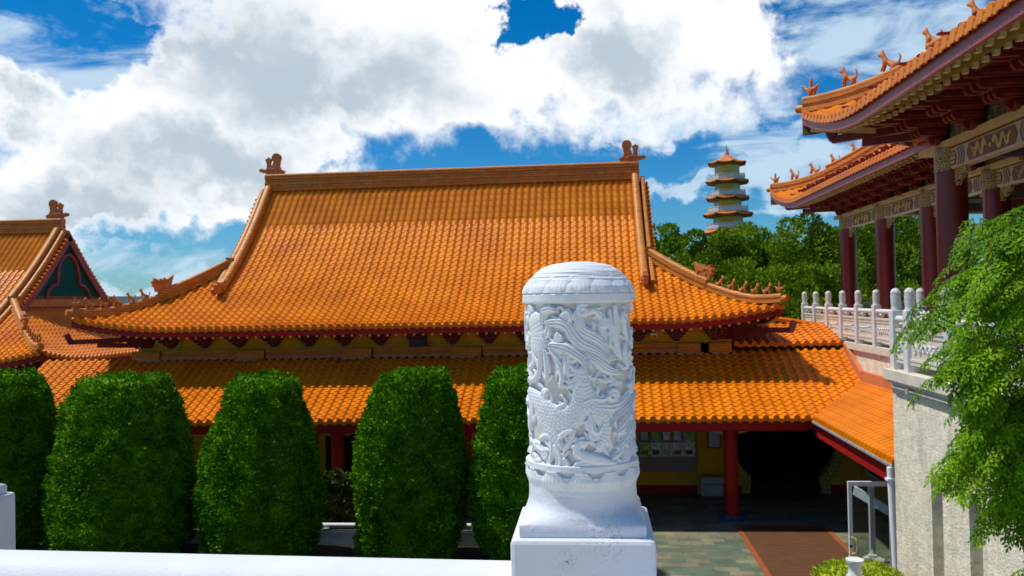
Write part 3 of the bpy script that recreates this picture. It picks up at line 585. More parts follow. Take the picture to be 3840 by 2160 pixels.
def upswept(xe, yf, yn, xr, nfig):
    D = xr-xe; S = 5.5; A = .95
    lf = lambda s, d: A*np.clip(1-s/S, 0, 1)**2*np.clip(1-d/S, 0, 1)
    lt = lambda s, d: np.stack([xe+d, s, zr(d)+lf(yf-s, d)], -1)
    fa_ = lambda s, d: np.stack([s, yf-d, zr(d)+lf(s-xe, d)], -1)
    P, Fq, rw, p = tile_slope(yn, yf-.1, D, lt, lambda s: min(D, yf-s), .34, .3, r=.095); P2, F2, rw2, pp2 = tile_slope(xe+.1, 2*xr-xe, D, fa_, lambda s: min(D, s-xe, 2*xr-xe-s), .34, .3, r=.095)
    bk = lambda s, d: np.stack([2*xr-xe-d, s, zr(d)+0*s], -1); P3, F3, _, _ = tile_slope(yn, yf-.1, D, bk, lambda s: min(D, yf-s), .6, 1.5, fine=False)
    merge([(P, Fq), (P2, F2), (P3, F3)], 'roof_tiles', tile, R_)
    eave_caps(rw, p, lt, (1, 0, 0), .095).build('eave_tiles', tile, R_, True); eave_caps(rw2, pp2, fa_, (0, -1, 0), .095).build('eave_tiles', tile, R_, True)
    fa = MB(); so_ = MB(); ra = MB()
    for fm, a0, a1, inw, sd in ((lt, yn, yf, (1, 0, 0), 1), (fa_, xe, 2*xr-xe, (0, -1, 0), 0)):
        ss = np.linspace(a0, a1, 70); E0 = fm(ss, np.zeros(70)); iv = np.array(inw)
        dd = (yf-ss) if sd else (ss-xe)
        def off(k, z): 
            m_ = np.minimum(k, np.maximum(dd, 0)) if True else k
            return E0+iv*m_[:, None]+[0, 0, z]
        A_ = np.stack([off(.06, -.04), off(.06, -.30), off(.14, -.30), off(.14, -.04)], 0); fa.grid(np.concatenate([A_, A_[:1]], 0))
        def under(k, z): 
            m_ = np.minimum(k, np.maximum(dd, 0)); q = fm(ss, m_); q[..., 2] += z; return q
        so_.grid(np.stack([under(.14, -.26), under(.75, -.30), under(.80, -.42), under(1.6, -.46), under(1.65, -.6), under(3.2, -.62)], 0))
        n2 = int((a1-a0-1.2)/.42)
        for q in range(n2):
            s = a1-1.0-q*.42 if sd else a0+1.0+q*.42
            for k, z, w_ in ((.24, -.36, .12), (.92, -.50, .10)):
                dk = (yf-s) if sd else s-xe
                if dk < k+.3: continue
                c = Vector(fm(np.array([s]), np.array([k]))[0])+Vector((0, 0, z)); v = Vector(inw); ra.obox(c, c+v*.10, w_, .10)
    fa.build('fascia', redfas, R_, True); so_.build('soffit', olive, R_); tag(ra.build('rafter_ends', cream, R_), kind='stuff')
    hp = [Vector(lt(np.array([yf-d]), np.array([d]))[0])+Vector((0, 0, .05)) for d in np.linspace(D, .05, 30)]
    hr = MB(); hr.sweep(hp[:20], ridge_prof(.36, .62, 4)); hr.sweep(hp[19:], ridge_prof(.32, .46, 3)); hr.tube([hp[-1]+Vector((0, 0, .12)), hp[-1]+Vector((-.16, .16, .14))], .12, 10); hr.build('hip_ridge', trim, R_, True)
    rz_ = atan2(1, -1)
    for q in range(nfig):
        d = .22+q*(.82 if nfig < 6 else .78); c = Vector(lt(np.array([yf-d]), np.array([d]))[0])+Vector((0, 0, .50))
        figure(rider_me if q == 0 else (beast_me if q % 2 else beast2_me), 'hip_figure', c, rz_, 1.25, R_)
    cb = MB(); c = Vector((xe, yf, zr(0)+A-.42)); cb.obox(c+Vector((.25, -.25, 0)), c+Vector((1.6, -1.6, -.35)), .26, .30); cb.build('corner_beam', cream, R_)
upswept(6.2, 25.55, 3.0, 14.0, 5); upswept(9.25, 45.1, 24.4, 16.0, 8)
o = MB(); o.sweep([(14.0, 17.8, zr(7.8)), (14.0, 3.0, zr(7.8))], ridge_prof(.45, .8, 5)); o.sweep([(16.0, 38.4, zr(6.75)), (16.0, 25, zr(6.75))], ridge_prof(.45, .8, 5)); o.build('ridge', trim, R_, True)
cc = MB(); cc.tube([(0, 0, 5.19), (0, 0, 10.28)], .375, 32); cc.lathe((0, 0, 5.09), [(.52, 0), (.54, .06), (.45, .12)], 24)
gc0 = cc.build('column', maroon, R_, True); cap = MB(); cap.tube([(0, 0, 9.68), (0, 0, 10.24)], .385, 32); cap0 = cap.build('capital', scroll, gc0, True)
cols = [(9.14, 22.64), (9.14, 17.6), (9.14, 12.6), (9.14, 7.6), (12.2, 42.1), (12.2, 36.9), (12.2, 32.0), (12.2, 27.0), (12.6, 21.6)]
gc0.location = (*cols[0], 0)
for c in cols[1:]:
    d_ = dupo(gc0, (*c, 0), 0, R_); dupo(cap0, None, 0, d_)
def painted_beam(X, y0, y1):
    b = MB(); b.box((X-.14, y0, 9.70), (X+.14, y1, 10.22)); bo = b.build('painted_beam', beamc, R_, bevel=.03)
    xx = X-.145; pl_ = MB(); gd = MB(); L_ = y1-y0; P = lambda a, c, t: (t, y0+a, 9.96+c)
    if L_ > 2:
        for side in (0, 1):
            f = (lambda a: a) if side == 0 else (lambda a: L_-a)
            for q in range(3):
                a0 = .75+q*.14; pl_.prism([(f(a0), -.22), (f(a0+.06), -.22), (f(a0+.16), 0), (f(a0+.06), .22), (f(a0), .22), (f(a0+.10), 0)], P, xx-.006, xx)
            pl_.prism([(f(.30), -.18), (f(.66), -.18), (f(.74), 0), (f(.66), .18), (f(.30), .18)], P, xx-.004, xx)
            gd.prism([(f(.36), -.04), (f(.62), -.04), (f(.62), .04), (f(.36), .04)], P, xx-.012, xx-.004)
            gd.prism([(f(.36), .08), (f(.62), .08), (f(.62), .13), (f(.36), .13)], P, xx-.012, xx-.004); gd.prism([(f(.36), -.13), (f(.62), -.13), (f(.62), -.08), (f(.36), -.08)], P, xx-.012, xx-.004)
        pl_.prism([(1.28, 0), (1.40, -.21), (L_-1.40, -.21), (L_-1.28, 0), (L_-1.40, .21), (1.40, .21)], P, xx-.004, xx)
        mid = L_/2
        for sg in (-1, 1):
            pts = []
            for i in range(40):
                t = i/39; a = mid+sg*(.18+t*(mid-1.75)); c = (.15*sin(t*14)+.02*sin(t*37))*(1-.2*t); pts.append((xx-.012, y0+a, 9.96+c))
            gd.tube(pts, [.038*(1-.45*i/39) for i in range(40)], 6)
            for t in (3, 11, 19, 27): p_ = pts[t]; gd.tube([p_, (p_[0], p_[1]+.07*sg, p_[2]+(.09 if t % 2 else -.09)), (p_[0], p_[1]+.12*sg, p_[2]+(.05 if t % 2 else -.05))], .018, 5)
        gd.tube([(xx-.01, y0+mid, 9.96-.03), (xx-.02, y0+mid, 9.96-.03)], .05, 12)
        pl_.build('painted_panel', plum, bo); gd.build('gilded_motif', gold, bo)
    cb = MB()
    for yy, sg in ((y0+.30, 1), (y1-.30, -1)):
        cb.prism([(0, 0), (0, -.42), (.16, -.40), (.22, -.30), (.40, -.27), (.46, -.17), (.66, -.14), (.72, 0)], lambda a, c, t: (t, yy+sg*a, 9.695+c), X-.06, X+.06)
    cb.build('corbel', scroll, bo)
for X, ys in ((9.14, (22.64, 17.6, 12.6, 7.6)), (12.2, (42.1, 36.9, 32.0, 27.0, 21.6))):
    for a, b in zip(ys[1:], ys[:-1]): painted_beam(X, a, b)
ar = MB(); ar.box((8.86, 3, 10.26), (9.42, 24.0, 10.42)); ar.box((9.42, 22.4, 10.26), (20, 22.95, 10.42)); ar.box((11.92, 25, 10.26), (12.48, 43.4, 10.42)); ar.box((12.48, 41.9, 10.26), (20, 42.4, 10.42)); ar.build('architrave', cream, R_)
frz = MB(); frz.box((9.1, 3, 10.42), (9.2, 22.7, 12.0)); frz.box((12.16, 25, 10.42), (12.26, 42.2, 12.0)); frz.box((9.2, 22.6, 10.42), (20, 22.7, 12)); frz.box((12.26, 42.1, 10.42), (20, 42.2, 12)); fo = frz.build('frieze', mat('celadon_frieze', (.22, .26, .18), .7, .3, .15, 3), R_)
lo = MB()
for X, ys in ((9.09, [23-.97-2.05*i for i in range(6)]), (12.15, [42-.97-1.6*i for i in range(9)])):
    for yy in ys:
        for sg in (-1, 1):
            for r in (.10, .19, .27): lo.tube([(X-.01, yy+sg*a, 10.45+b) for a, b in arc(0, .05, r, 60, 95+r*60, 6)], .014, 5, False)
            lo.tube([(X-.01, yy+sg*a, 10.45+b) for a, b in spiral(.33, .10, .09, 30, 1)], .016, 5, False)
lo.build('lotus_motif', mat('motif_pale', (.55, .52, .42), .7, .3, .1, 5), fo)
bg = bracket_mesh(1.35, 1.22, 2.05, 6, True); bt = None
for X, ys in ((8.98, [22.7-2.05*i for i in range(7)]), (12.04, [42.2-1.6*i for i in range(10)])):
    for i, yy in enumerate(ys):
        if bt is None: bt = bg.build('eave_bracket', darkred, R_, bevel=.02); o = bt
        else: o = dupo(bt, None, 0, R_)
        o.location = (X, yy, 11.60); o.rotation_euler = (0, 0, radians(-90))
        if i == 0:
            for a in (-22, -45, -68, -90): q = dupo(bt, (X+.15, yy+.15, 11.66+.1*(a == -45)), radians(-90+a), R_)
for xc, yc in ((9.0, 22.8), (12.05, 42.3)):
    cb = MB(); s_ = Vector((xc, yc, 11.0)); d_ = Vector((-.707, .707, 0)); cb.obox(s_, s_+d_*3.0, .16, .2); cb.obox(s_+d_*2.95, s_+d_*3.15+Vector((0, 0, .42)), .16, .24); cb.obox(s_+Vector((0, 0, -.3)), s_+d_*2.1+Vector((0, 0, -.22)), .16, .2); cb.build('corner_bracket', darkred, R_)
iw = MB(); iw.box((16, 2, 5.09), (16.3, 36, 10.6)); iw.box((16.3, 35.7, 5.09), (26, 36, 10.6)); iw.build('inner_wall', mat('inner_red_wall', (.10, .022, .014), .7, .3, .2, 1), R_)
ic = MB(); ic.box((9.25, 2, 10.55), (27, 22.6, 10.7)); ic.box((12.3, 22.7, 10.55), (27, 42.1, 10.7)); ic.build('ceiling', mat('ceiling_dark', (.05, .06, .035), .8, .2, .3, 2), R_)
for yy in (12, 17, 22, 27, 31): fs_ = MB(); fs_.box((15.9, yy, 5.09), (16, yy+.16, 10.5)); fs_.build('wall_post', gold, R_)
for yy in (12.6, 17.6, 21.9, 27, 32, 36.9): cbm = MB(); cbm.box((9.3 if yy < 22 else 12.3, yy-.12, 9.9), (16, yy+.12, 10.25)); cbm.build('tie_beam', plum, R_)
# ------------------------------------------------------------------ retaining walls, balustrades
def y_on(px, X=6.05): return atX(px, 2000, X).y
wl = MB(); ys = [-6, y_on(3684), y_on(3636), y_on(3538), y_on(3497), 18.1]; zt = 3.36
for i in range(5):
    if i in (1, 3): wl.box((6.05, ys[i], zt), (6.55, ys[i+1], 4.82))
    else: wl.box((6.05, ys[i], -.02), (6.55, ys[i+1], 4.82))
wl.box((8.1, 18.1, 3.4), (8.5, 29.6, 4.89)); wl.box((8.1, 29.6, 3.62), (8.5, 38, 4.89)); wl.box((8.1, 38, -.02), (8.5, 60, 4.89)); wl.box((8.9, 17.6, -.02), (9.0, 29.6, 3.4)); wl.box((6.55, 17.6, -.02), (8.1, 18.1, 4.82)); wl.box((6.5, 8, -.02), (6.6, 17.6, 4.8))
W = tag(wl.build('retaining_wall', blockw), 'tall cream split block wall with two narrow slots, behind the feathery tree', 'wall')
o = MB(); o.box((5.97, -6, 4.82), (6.6, 18.16, 4.885)); o.build('coping', stonec, W)
o = MB(); o.tube([(5.98, 6, 4.74), (5.98, 17.9, 4.74)], .03, 8); o.cbox((5.97, 17.0, 4.74), (.08, .14, .1)); o.build('conduit', greys, W, True)
def post_mesh(head_detail=False):
    s = MB(); s.box((-.11, -.11, 0), (.11, .11, 1.2)); h = MB(); h.lathe((0, 0, 1.2), [(.10, 0), (.10, .02), (.088, .06), (.09, .1), (.096, .14), (.098, .30), (.094, .34), (.10, .355), (.094, .37), (.075, .41), (.04, .435), (.01, .44)], 20)
    return s, h
def balustrade(root, pts, rails=True, start=0):
    s, h = post_mesh(); first = None
    pts = [Vector(p) for p in pts]
    for i, p in enumerate(pts):
        if first is None: first = (s.build('post', stonew, root, bevel=.012), ); hh = h.build('finial', mat('carved_stone', (.72, .72, .70), .7, .3, .15, 25, .03, 38), first[0], True); c = first[0]
        else: c = dupo(first[0], None, 0, root); dupo(hh, None, 0, c)
        c.location = p
        if i+1 < len(pts):
            a, b = p, pts[i+1]; d = (b-a).normalized(); a2 = a+d*.1; b2 = b-d*.1; Z = Vector((0, 0, 1))
            rl = MB(); rl.tube([a2+Z*1.02, b2+Z*1.02], .065, 12); rl.build('handrail', stonew, root, True)
            pn = MB(); pn.obox(a2+Z*.50, b2+Z*.50, .07, .66)
            pn.obox(a2+Z*.80, b2+Z*.80, .12, .06); pn.obox(a2+Z*.70, b2+Z*.70, .10, .04); pn.obox(a2+Z*.24, b2+Z*.24, .12, .05); pn.obox(a2+Z*.17, b2+Z*.17, .10, .05)
            po = pn.build('panel', stonec, root)
            sd = d.cross(Z); rl2 = MB(); m_ = (a+b)/2; Lh = (b-a).length/2-.22
            for q in range(-3, 4):
                c_ = m_+d*(q/3.0*Lh*.85)+Z*.47
                for sg in (-1, 1): rl2.tube([c_+sd*sg*.045+d*x_+Z*z_ for x_, z_ in spiral(0, 0, .10, 40*q, 1.2)], .014, 5, False)
            rl2.build('relief', stonew, po)
            for f in ((.28, .72) if (b-a).length > 1.2 else (.5,)):
                v = MB(); v.lathe(a.lerp(b, f)+Z*.83, [(.05, 0), (.035, .02), (.075, .06), (.085, .10), (.05, .125)], 12); v.build('vase_baluster', stonec, root, True)
zt_ = 5.09
B1 = thing('balustrade', 'long white carved stone balustrade on the terrace edge in front of the plum columns', 'balustrade')
balustrade(B1, [(8.13, 33.85-1.67*i, zt_) for i in range(9)]+[(8.13, 18.75, zt_)])
B2 = thing('balustrade', 'white carved balustrade on top of the block wall, partly behind the feathery tree', 'balustrade')
balustrade(B2, [(7.15, 18.25, zt_), (6.13, 18.02, zt_), (6.13, 17.25, zt_), (6.13, 15.3, zt_), (6.13, 13.4, zt_), (6.13, 11.5, zt_)])
B4 = thing('balustrade', 'white balustrade along the far side of the terrace, seen between the plum columns', 'balustrade')
balustrade(B4, [(10.3+2.2*0, 44.6, zt_)]+[(10.3+2.2*i, 44.6, zt_) for i in range(1, 6)])
# low balustrade behind the shrubs
B3 = thing('low_balustrade', 'low white railing behind the clipped shrubs, near the bottom of the photo', 'balustrade')
o = MB(); o.box((-24, 22.5, -.02), (-1.4, 22.62, .50)); o.box((-24, 22.46, .46), (-1.4, 22.66, .53)); o.build('panel', stonew, B3, bevel=.01)
o = MB(); o.box((-24, 22.47, .62), (-1.4, 22.65, .72)); o.build('handrail', stonew, B3, bevel=.03)
x = -23.5; v0 = None
while x < -1.4:
    if v0 is None: v0 = MB().lathe((0, 0, .53), [(.05, 0), (.05, .02), (.14, .08), (.14, .09)], 12).build('baluster', stonew, B3, True)
    else: v0 = dupo(v0, None, 0, B3)
    v0.location = (x, 22.56, 0); x += 1.35
for x in (-20.1, -14.7, -7.9, -2.0): p_ = MB(); p_.box((x-.12, 22.42, 0), (x+.12, 22.70, .95)); p_.build('post', stonew, B3, bevel=.02)
# ------------------------------------------------------------------ courtyard things
mt = [atZ(2774, 1975, 0), atZ(3082, 1975, 0)]; a, b = mt; zc = .02
mv = MB(); x0_, x1_, yb_, yf_ = a.x, b.x, a.y, 12.5
mv.box((x0_, yf_, 0.002), (x1_, yb_, .014)); mat_o = tag(mv.build('doormat', mat('coir', (.14, .065, .03), .95, .1, .2, 2, .01, 200, stretch=(1, 8, 1))), 'long brown entrance mat with orange border on the slate paving', 'mat')
bo = MB(); bo.box((x0_-.14, yf_, .002), (x0_, yb_+.14, .018)); bo.box((x1_, yf_, .002), (x1_+.14, yb_+.14, .018)); bo.box((x0_, yb_, .002), (x1_, yb_+.14, .018)); bo.build('border', mat('orange_border', (.33, .09, .03), .8, .2, .1, 3), mat_o)
# notice board
NB = thing('notice_board', 'wide board with two rows of pictures above a pink panel on the ochre wall', 'notice board')
c0_ = at(2372, 1600, 29.2); c1_ = at(2610, 1768, 29.2); o = MB(); o.box((-.4, 29.16, c1_.z), (c1_.x, 29.26, 2.8)); o.build('board', mat('pink_board', (.33, .24, .26), .8, .2, .05, 2), NB)
zt2 = at(2500, 1712, 29.1).z; nrow = [(2.78, at(2500, 1660, 29.1).z+.02), (at(2500, 1660, 29.1).z, zt2)]
pcs = [((.20, .12, .05), (.03, .05, .08), (.02, .16, .22), (.13, .08, .02), (.03, .12, .30), (.25, .25, .24)), ((.02, .15, .20), (.22, .30, .05), (.30, .40, .50), (.34, .34, .36), (.42, .45, .58), (.42, .45, .58))]
for r, (za, zb_) in enumerate(nrow):
    wd = .35
    for q in range(9):
        xr_ = c1_.x-.02-q*.37; xl = xr_-.35
        c = pcs[r][(5-q) % 6]; s = MB(); s.box((xl, 29.14, zb_), (xr_, 29.158, za)); so1 = s.build('picture', mat('print_%d_%d' % (r, q % 6), tuple(min(.8, v*1.9) for v in c), .5, .4, .5, 9), NB)
        t2 = MB(); cc_ = pcs[1-r][(q*2+1) % 6]; t2.box((xl+.04, 29.132, zb_+.06), (xr_-.08, 29.139, (za+zb_)/2-.02)); t2.build('print_detail', mat('print_b_%d_%d' % (r, q % 6), tuple(min(.8, v*1.7) for v in cc_), .5, .4, .4, 12), so1)
c = at(2680, 1648, 29.1); o = MB(); o.box((c.x-.22, 29.18, c.z-.31), (c.x+.22, 29.27, c.z+.42)); fn = tag(o.build('framed_notice', mat('dark_wood', (.05, .025, .015), .5, .4, .2, 4)), 'framed white notice on the ochre wall just left of the red column', 'notice')
o = MB(); o.box((c.x-.18, 29.165, c.z-.27), (c.x+.18, 29.175, c.z+.38)); o.build('sheet', mat('paper', (.48, .52, .56), .7, .3, .05, 3), fn)
c = Vector((3.79, 28.75, 0)); o = MB(); o.box((c.x-.37, c.y, .02), (c.x+.37, c.y+.45, .42)); o.box((c.x-.39, c.y-.02, .43), (c.x+.39, c.y+.47, .66)); tag(o.build('storage_bin', mat('bin_grey', (.42, .43, .40), .6, .3, .08, 2), bevel=.03), 'pale grey lidded bin against the wall left of the red column', 'bin')
# glass door beside the block wall
GD = thing('glass_door', 'white framed glass door standing beside the block wall in the courtyard', 'door')
YD = 20.6; xl, xr_ = at(3188, 1950, YD).x, at(3345, 1950, YD).x; zt3 = at(3190, 1806, YD).z
o = MB(); o.box((xl-.03, YD, .02), (xl+.06, YD+.06, zt3)); o.box((xr_-.05, YD, .02), (xr_+.04, YD+.06, zt3)); o.box((xl+.06, YD, zt3-.11), (xr_-.05, YD+.06, zt3)); o.box((xl+.06, YD, .02), (xr_-.05, YD+.06, .14)); o.build('door_frame', mat('bright_white', (.9, .9, .9), .5, .4, .03, 4), GD, bevel=.006)
gl = mat('door_glass', (.5, .6, .58), .03, .5, .05, 2); gp = gl.node_tree.nodes['Principled BSDF']; gp.inputs['Transmission Weight'].default_value = 1; gp.inputs['IOR'].default_value = 1.45
o = MB(); o.box((xl+.06, YD+.025, .14), (xr_-.05, YD+.031, zt3-.14)); o.build('glass_pane', gl, GD)
zz = at(3190, 2045, YD).z; o = MB(); o.tube([(xl+.02, YD-.01, zz-.2), (xl+.10, YD-.09, zz-.16), (xl+.13, YD-.10, zz), (xl+.10, YD-.09, zz+.16), (xl+.02, YD-.01, zz+.2)], .022, 8); o.build('handle', gold, GD, True)
o = MB(); o.tube([(xl, YD-.02, zz-.02), (xl, YD+.01, zz-.02)], .03, 10); o.build('lock', dark, GD)
o = MB(); pts = [at(3338, 1752, 18.35), at(3362, 2170, 18.35)]; o.tube([pts[0], pts[1], Vector((pts[1].x, 18.35, 0))], .07, 12); o.cbox((pts[0].x, 18.35, pts[0].z-.25), (.17, .17, .05)); tag(o.build('downpipe', MATS['bright_white'], None, True), 'white vertical pipe at the corner of the block wall', 'pipe')
ST = thing('stair_rail', 'white sloping stair panel seen through the glass door', 'railing')
o = MB(); a_ = at(3203, 1838, 22.4); b_ = at(3350, 1925, 21.4); o.obox(a_, b_, .06, .22); o.build('panel', white, ST)
o = MB(); c = at(3268, 1870, 21.9); o.box((c.x-.06, 21.85, 0), (c.x+.06, 21.97, c.z+.35)); o.build('newel', white, ST)
sw = MB(); X_ = 8.0; sw.box((8.72, 18.1, 0), (8.86, 29.28, 2.9)); WV = tag(sw.build('side_wall', yellow), 'ochre wall under the small side roof, behind the glass door', 'wall')
for y0_, y1_ in ((26.6, 28.4), (23.8, 25.6), (21, 22.8)):
    o = MB(); o.box((8.66, y0_, .9), (8.72, y1_, 2.5)); wn = o.build('window', mat('window_dark', (.02, .022, .025), .15, .5, .2, 2), WV)
    o = MB(); o.box((8.63, y0_-.08, .82), (8.72, y0_, 2.58)); o.box((8.63, y1_, .82), (8.72, y1_+.08, 2.58)); o.box((8.63, y0_, .82), (8.72, y1_, .9)); o.build('frame', stonew, wn)
# round shrub, white lamp post top, stone lantern
def leaves(P, Nn, ln, wd, up=.35, spread=.7, seed=1):
    r = np.random.default_rng(seed); n = len(P); D = Nn+r.normal(size=(n, 3))*spread+np.array([0, 0, up]); D /= np.linalg.norm(D, axis=1)[:, None]
    A = np.cross(D, r.normal(size=(n, 3))); A /= np.linalg.norm(A, axis=1)[:, None]
    l = ln*r.uniform(.6, 1.3, (n, 1)); w_ = wd*r.uniform(.7, 1.3, (n, 1))
    V = np.stack([P-A*w_*.35, P+D*l*.55-A*w_, P+D*l, P+D*l*.55+A*w_, ], 1); V[:, 0] = P
    return V.reshape(-1, 3), np.arange(4*n).reshape(n, 4)
def body_of_rev(prof, seed, amp=.10, n=26000, ln=.13, wd=.022, cx=0, cy=0, core=.07, m=hedgem, squash=1.0):
    """prof: list of (z, centre_x, half_width); clipped shrub surface of leafy sprays"""
    r = np.random.default_rng(seed); zs = np.array([p[0] for p in prof]); cs = np.array([p[1] for p in prof]); hs = np.array([p[2] for p in prof])
    zq = np.linspace(zs[0], zs[-1], 200); hq = np.interp(zq, zs, hs); cdf = np.cumsum(np.maximum(hq, .15)+.25*np.abs(np.gradient(hq, zq))*hq); cdf /= cdf[-1]
    z = np.interp(r.uniform(size=n), cdf, zq); th = r.uniform(0, 2*pi, n)
    def surf(z, th):
        h = np.interp(z, zs, hs); c = np.interp(z, zs, cs); nx, ny = np.cos(th), np.sin(th)
        P = np.stack([cx+c+h*nx, cy+h*ny*squash, z], -1); q = P.copy(); k = amp*(lump(q, 1.6, seed)*.7+lump(q, 4.2, seed+3)*.55+lump(q, 12., seed+5)*.62)
        dh = np.interp(z+.05, zs, hs)-np.interp(z-.05, zs, hs); Nv = np.stack([nx, ny, -dh/.1], -1); Nv /= np.linalg.norm(Nv, axis=-1, keepdims=True)
        return P+Nv*k[..., None], Nv
    P, Nv = surf(z, th); P = P-Nv*r.uniform(.0, .10, (n, 1)); V, Fq = leaves(P, Nv*.8, ln, wd, .35, .85, seed)
    zg = np.linspace(zs[0], zs[-1], 46); tg = np.linspace(0, 2*pi, 65); Z, T = np.meshgrid(zg, tg, indexing='ij'); G_, Ng = surf(Z.ravel(), T.ravel()); G_ = (G_-Ng*core).reshape(-1, 3)
    i, j = np.meshgrid(np.arange(45), np.arange(64), indexing='ij'); i, j = i.ravel(), j.ravel(); F2 = np.stack([i*65+j, i*65+j+1, (i+1)*65+j+1, (i+1)*65+j], 1)
    return np.concatenate([V, G_]), np.concatenate([Fq, F2+len(V)])
shrub_px = [  # per clipped shrub: (y, left, right)
 [(1376, -110, 110), (1400, -170, 150), (1450, -200, 182), (1600, -215, 205), (1750, -225, 212), (1900, -225, 205), (2000, -215, 195), (2062, -150, 140)],
 [(1388, 400, 560), (1396, 325, 618), (1450, 285, 652), (1530, 248, 684), (1600, 228, 700), (1700, 205, 722), (1800, 190, 738), (1950, 178, 742), (2040, 182, 715), (2068, 200, 660)],
 [(1388, 930, 1040), (1397, 880, 1086), (1430, 850, 1120), (1550, 810, 1152), (1680, 760, 1185), (1850, 740, 1213), (2040, 748, 1185), (2074, 765, 1150)],
 [(1357, 1470, 1610), (1366, 1415, 1664), (1420, 1383, 1692), (1550, 1345, 1727), (1650, 1320, 1745), (1800, 1312, 1750), (1950, 1326, 1738), (2066, 1345, 1698), (2084, 1365, 1670)],
 [(1360, 1900, 2020), (1368, 1850, 2080), (1410, 1815, 2120), (1550, 1785, 2160), (1680, 1762, 2185), (1800, 1756, 2192), (1950, 1765, 2185), (2030, 1790, 2150), (2056, 1840, 2090)]]
lab = ['clipped conical shrub cut off by the left edge of the photo', 'widest clipped shrub, second from the left, lumpy with a notch on its right side', 'clipped green shrub third from the left, between the widest one and the tall narrow one',
       'tall clipped shrub with a small dead brown patch, left of the white carved pillar', 'clipped shrub partly hidden behind the white carved pillar']
YS = 20.9
for i, pr in enumerate(shrub_px):
    T = thing('clipped_shrub', lab[i], 'shrub', group='row of clipped conifers behind the white railing')
    mid = [(at((l+r_)/2, y, YS).z, at((l+r_)/2, y, YS).x, (at(r_, y, YS).x-at(l, y, YS).x)/2*.985) for y, l, r_ in pr][::-1]
    c0x = mid[len(mid)//2][1]; mid[0] = (mid[0][0]-.20, mid[0][1], mid[0][2]*.75)
    ca = cos(atan2(c0x, YS)+yaw); zb_, zt_3 = mid[0][0], mid[-1][0]
    mid = [(zb_+(z-zb_)*(1-.15/(zt_3-zb_)), c+.03, max(.05, h*ca-.045)) for k, (z, c, h) in enumerate(mid)]; mid.append((mid[-1][0]+.03, mid[-1][1], .02))
    V, Fq = body_of_rev(mid, 11+i, cy=YS, n=44000, amp=.10 if i != 1 else .13, ln=.095, wd=.026); rr2 = np.random.default_rng(80+i); nt2 = 1500; ztop, ctop, htop = mid[-2]; rad_ = htop*np.sqrt(rr2.uniform(size=nt2))*1.05; ang_ = rr2.uniform(0, 6.283, nt2)
    cl = (lump(np.stack([ctop+rad_*np.cos(ang_), YS+rad_*np.sin(ang_), 0*ang_], -1), 3.5, i) > .15)
    Pq = np.stack([ctop+rad_*np.cos(ang_), YS+rad_*np.sin(ang_), ztop-.05-.25*(rad_/htop)**3], -1)[cl]; V2, F2 = leaves(Pq, np.tile([0, 0, 1.], (len(Pq), 1)), .19, .020, .5, .5, 90+i)
    V, Fq = np.concatenate([V, V2]), np.concatenate([Fq, F2+len(V)]); npmesh('crown', V, Fq, hedgem, T)
    tk = MB()
    for a in range(5): t = a*1.3; tk.tube([(c0x+.1*cos(t), YS+.1*sin(t), .1), (c0x+.35*cos(t), YS+.3*sin(t), .9), (c0x+.9*cos(t), YS+.8*sin(t), 1.8)], [.09, .06, .02], 7)
    tk.build('trunk', barkm, T, True)
T = thing('round_shrub', 'low rounded green shrub at the bottom right in front of the glass door', 'shrub')
c = at(3222, 2104, 16.5); V, Fq = body_of_rev([(-.02, 0, .85), (.4, 0, .92), (c.z-.28, 0, .80), (c.z-.12, 0, .55), (c.z-.03, 0, .3), (c.z, 0, .03)], 31, amp=.03, n=16000, ln=.07, wd=.014, cx=c.x, cy=16.5); npmesh('crown', V, Fq, mat('box_leaf', (.26, .36, .01), .6, .3, .3, 3, island=.3), T)
tk = MB(); tk.tube([(c.x, 16.5, -.02), (c.x, 16.5, .5)], .06, 8); tk.build('trunk', barkm, T)
c = at(3205, 2097, 15.2); LP = MB(); LP.lathe((c.x, 15.2, c.z-1.6), [(.10, 0), (.10, 1.0), (.115, 1.15), (.15, 1.25), (.15, 1.3), (.11, 1.36), (.10, 1.45), (.13, 1.52), (.15, 1.56), (.15, 1.6), (.02, 1.61)], 16); LP.lathe((c.x, 15.2, -.02), [(.12, 0), (.12, c.z-1.58)], 12); tag(LP.build('bollard', stonew, None, True), 'white stone bollard with flared top in front of the low round shrub', 'bollard')
c = at(3272, 2100, 17.3); SL = thing('stone_lantern', 'grey stone lantern with scalloped cap beside the round shrub', 'lantern')
o = MB(); o.lathe((c.x, 17.3, c.z), [(.15, -.03), (.22, -.01), (.21, .02), (.13, .06), (.08, .07), (.09, .10), (.04, .12), (.015, .18), (.004, .22)], 16)
for k_ in range(8): o.cbox((c.x+.20*cos(k_*pi/4), 17.3+.20*sin(k_*pi/4), c.z), (.06, .06, .045))
o.build('cap', greys, SL, True, bevel=.01); o = MB(); o.lathe((c.x, 17.3, -.02), [(.16, 0), (.14, .1), (.07, .16), (.07, c.z-.3), (.12, c.z-.24), (.12, c.z-.03)], 12); o.build('shaft', greys, SL, True)
T = thing('small_bush', 'small bush with pinkish dry leaves between the third and fourth clipped shrubs', 'bush'); c = at(1262, 1900, 23.6)
V, Fq = body_of_rev([(.02, 0, .3), (.5, 0, .6), (1.3, 0, .62), (1.7, 0, .45), (1.9, 0, .1)], 41, amp=.16, n=5000, ln=.14, wd=.04, cx=c.x, cy=23.6, core=.25); npmesh('crown', V, Fq, mat('bush_leaf', (.05, .14, .015), .6, .2, .4, 1.2, c2=(.16, .17, .04), island=.4), T)
tk = MB(); tk.tube([(c.x, 23.6, -.02), (c.x, 23.6, .7)], .05, 8); tk.build('trunk', barkm, T)
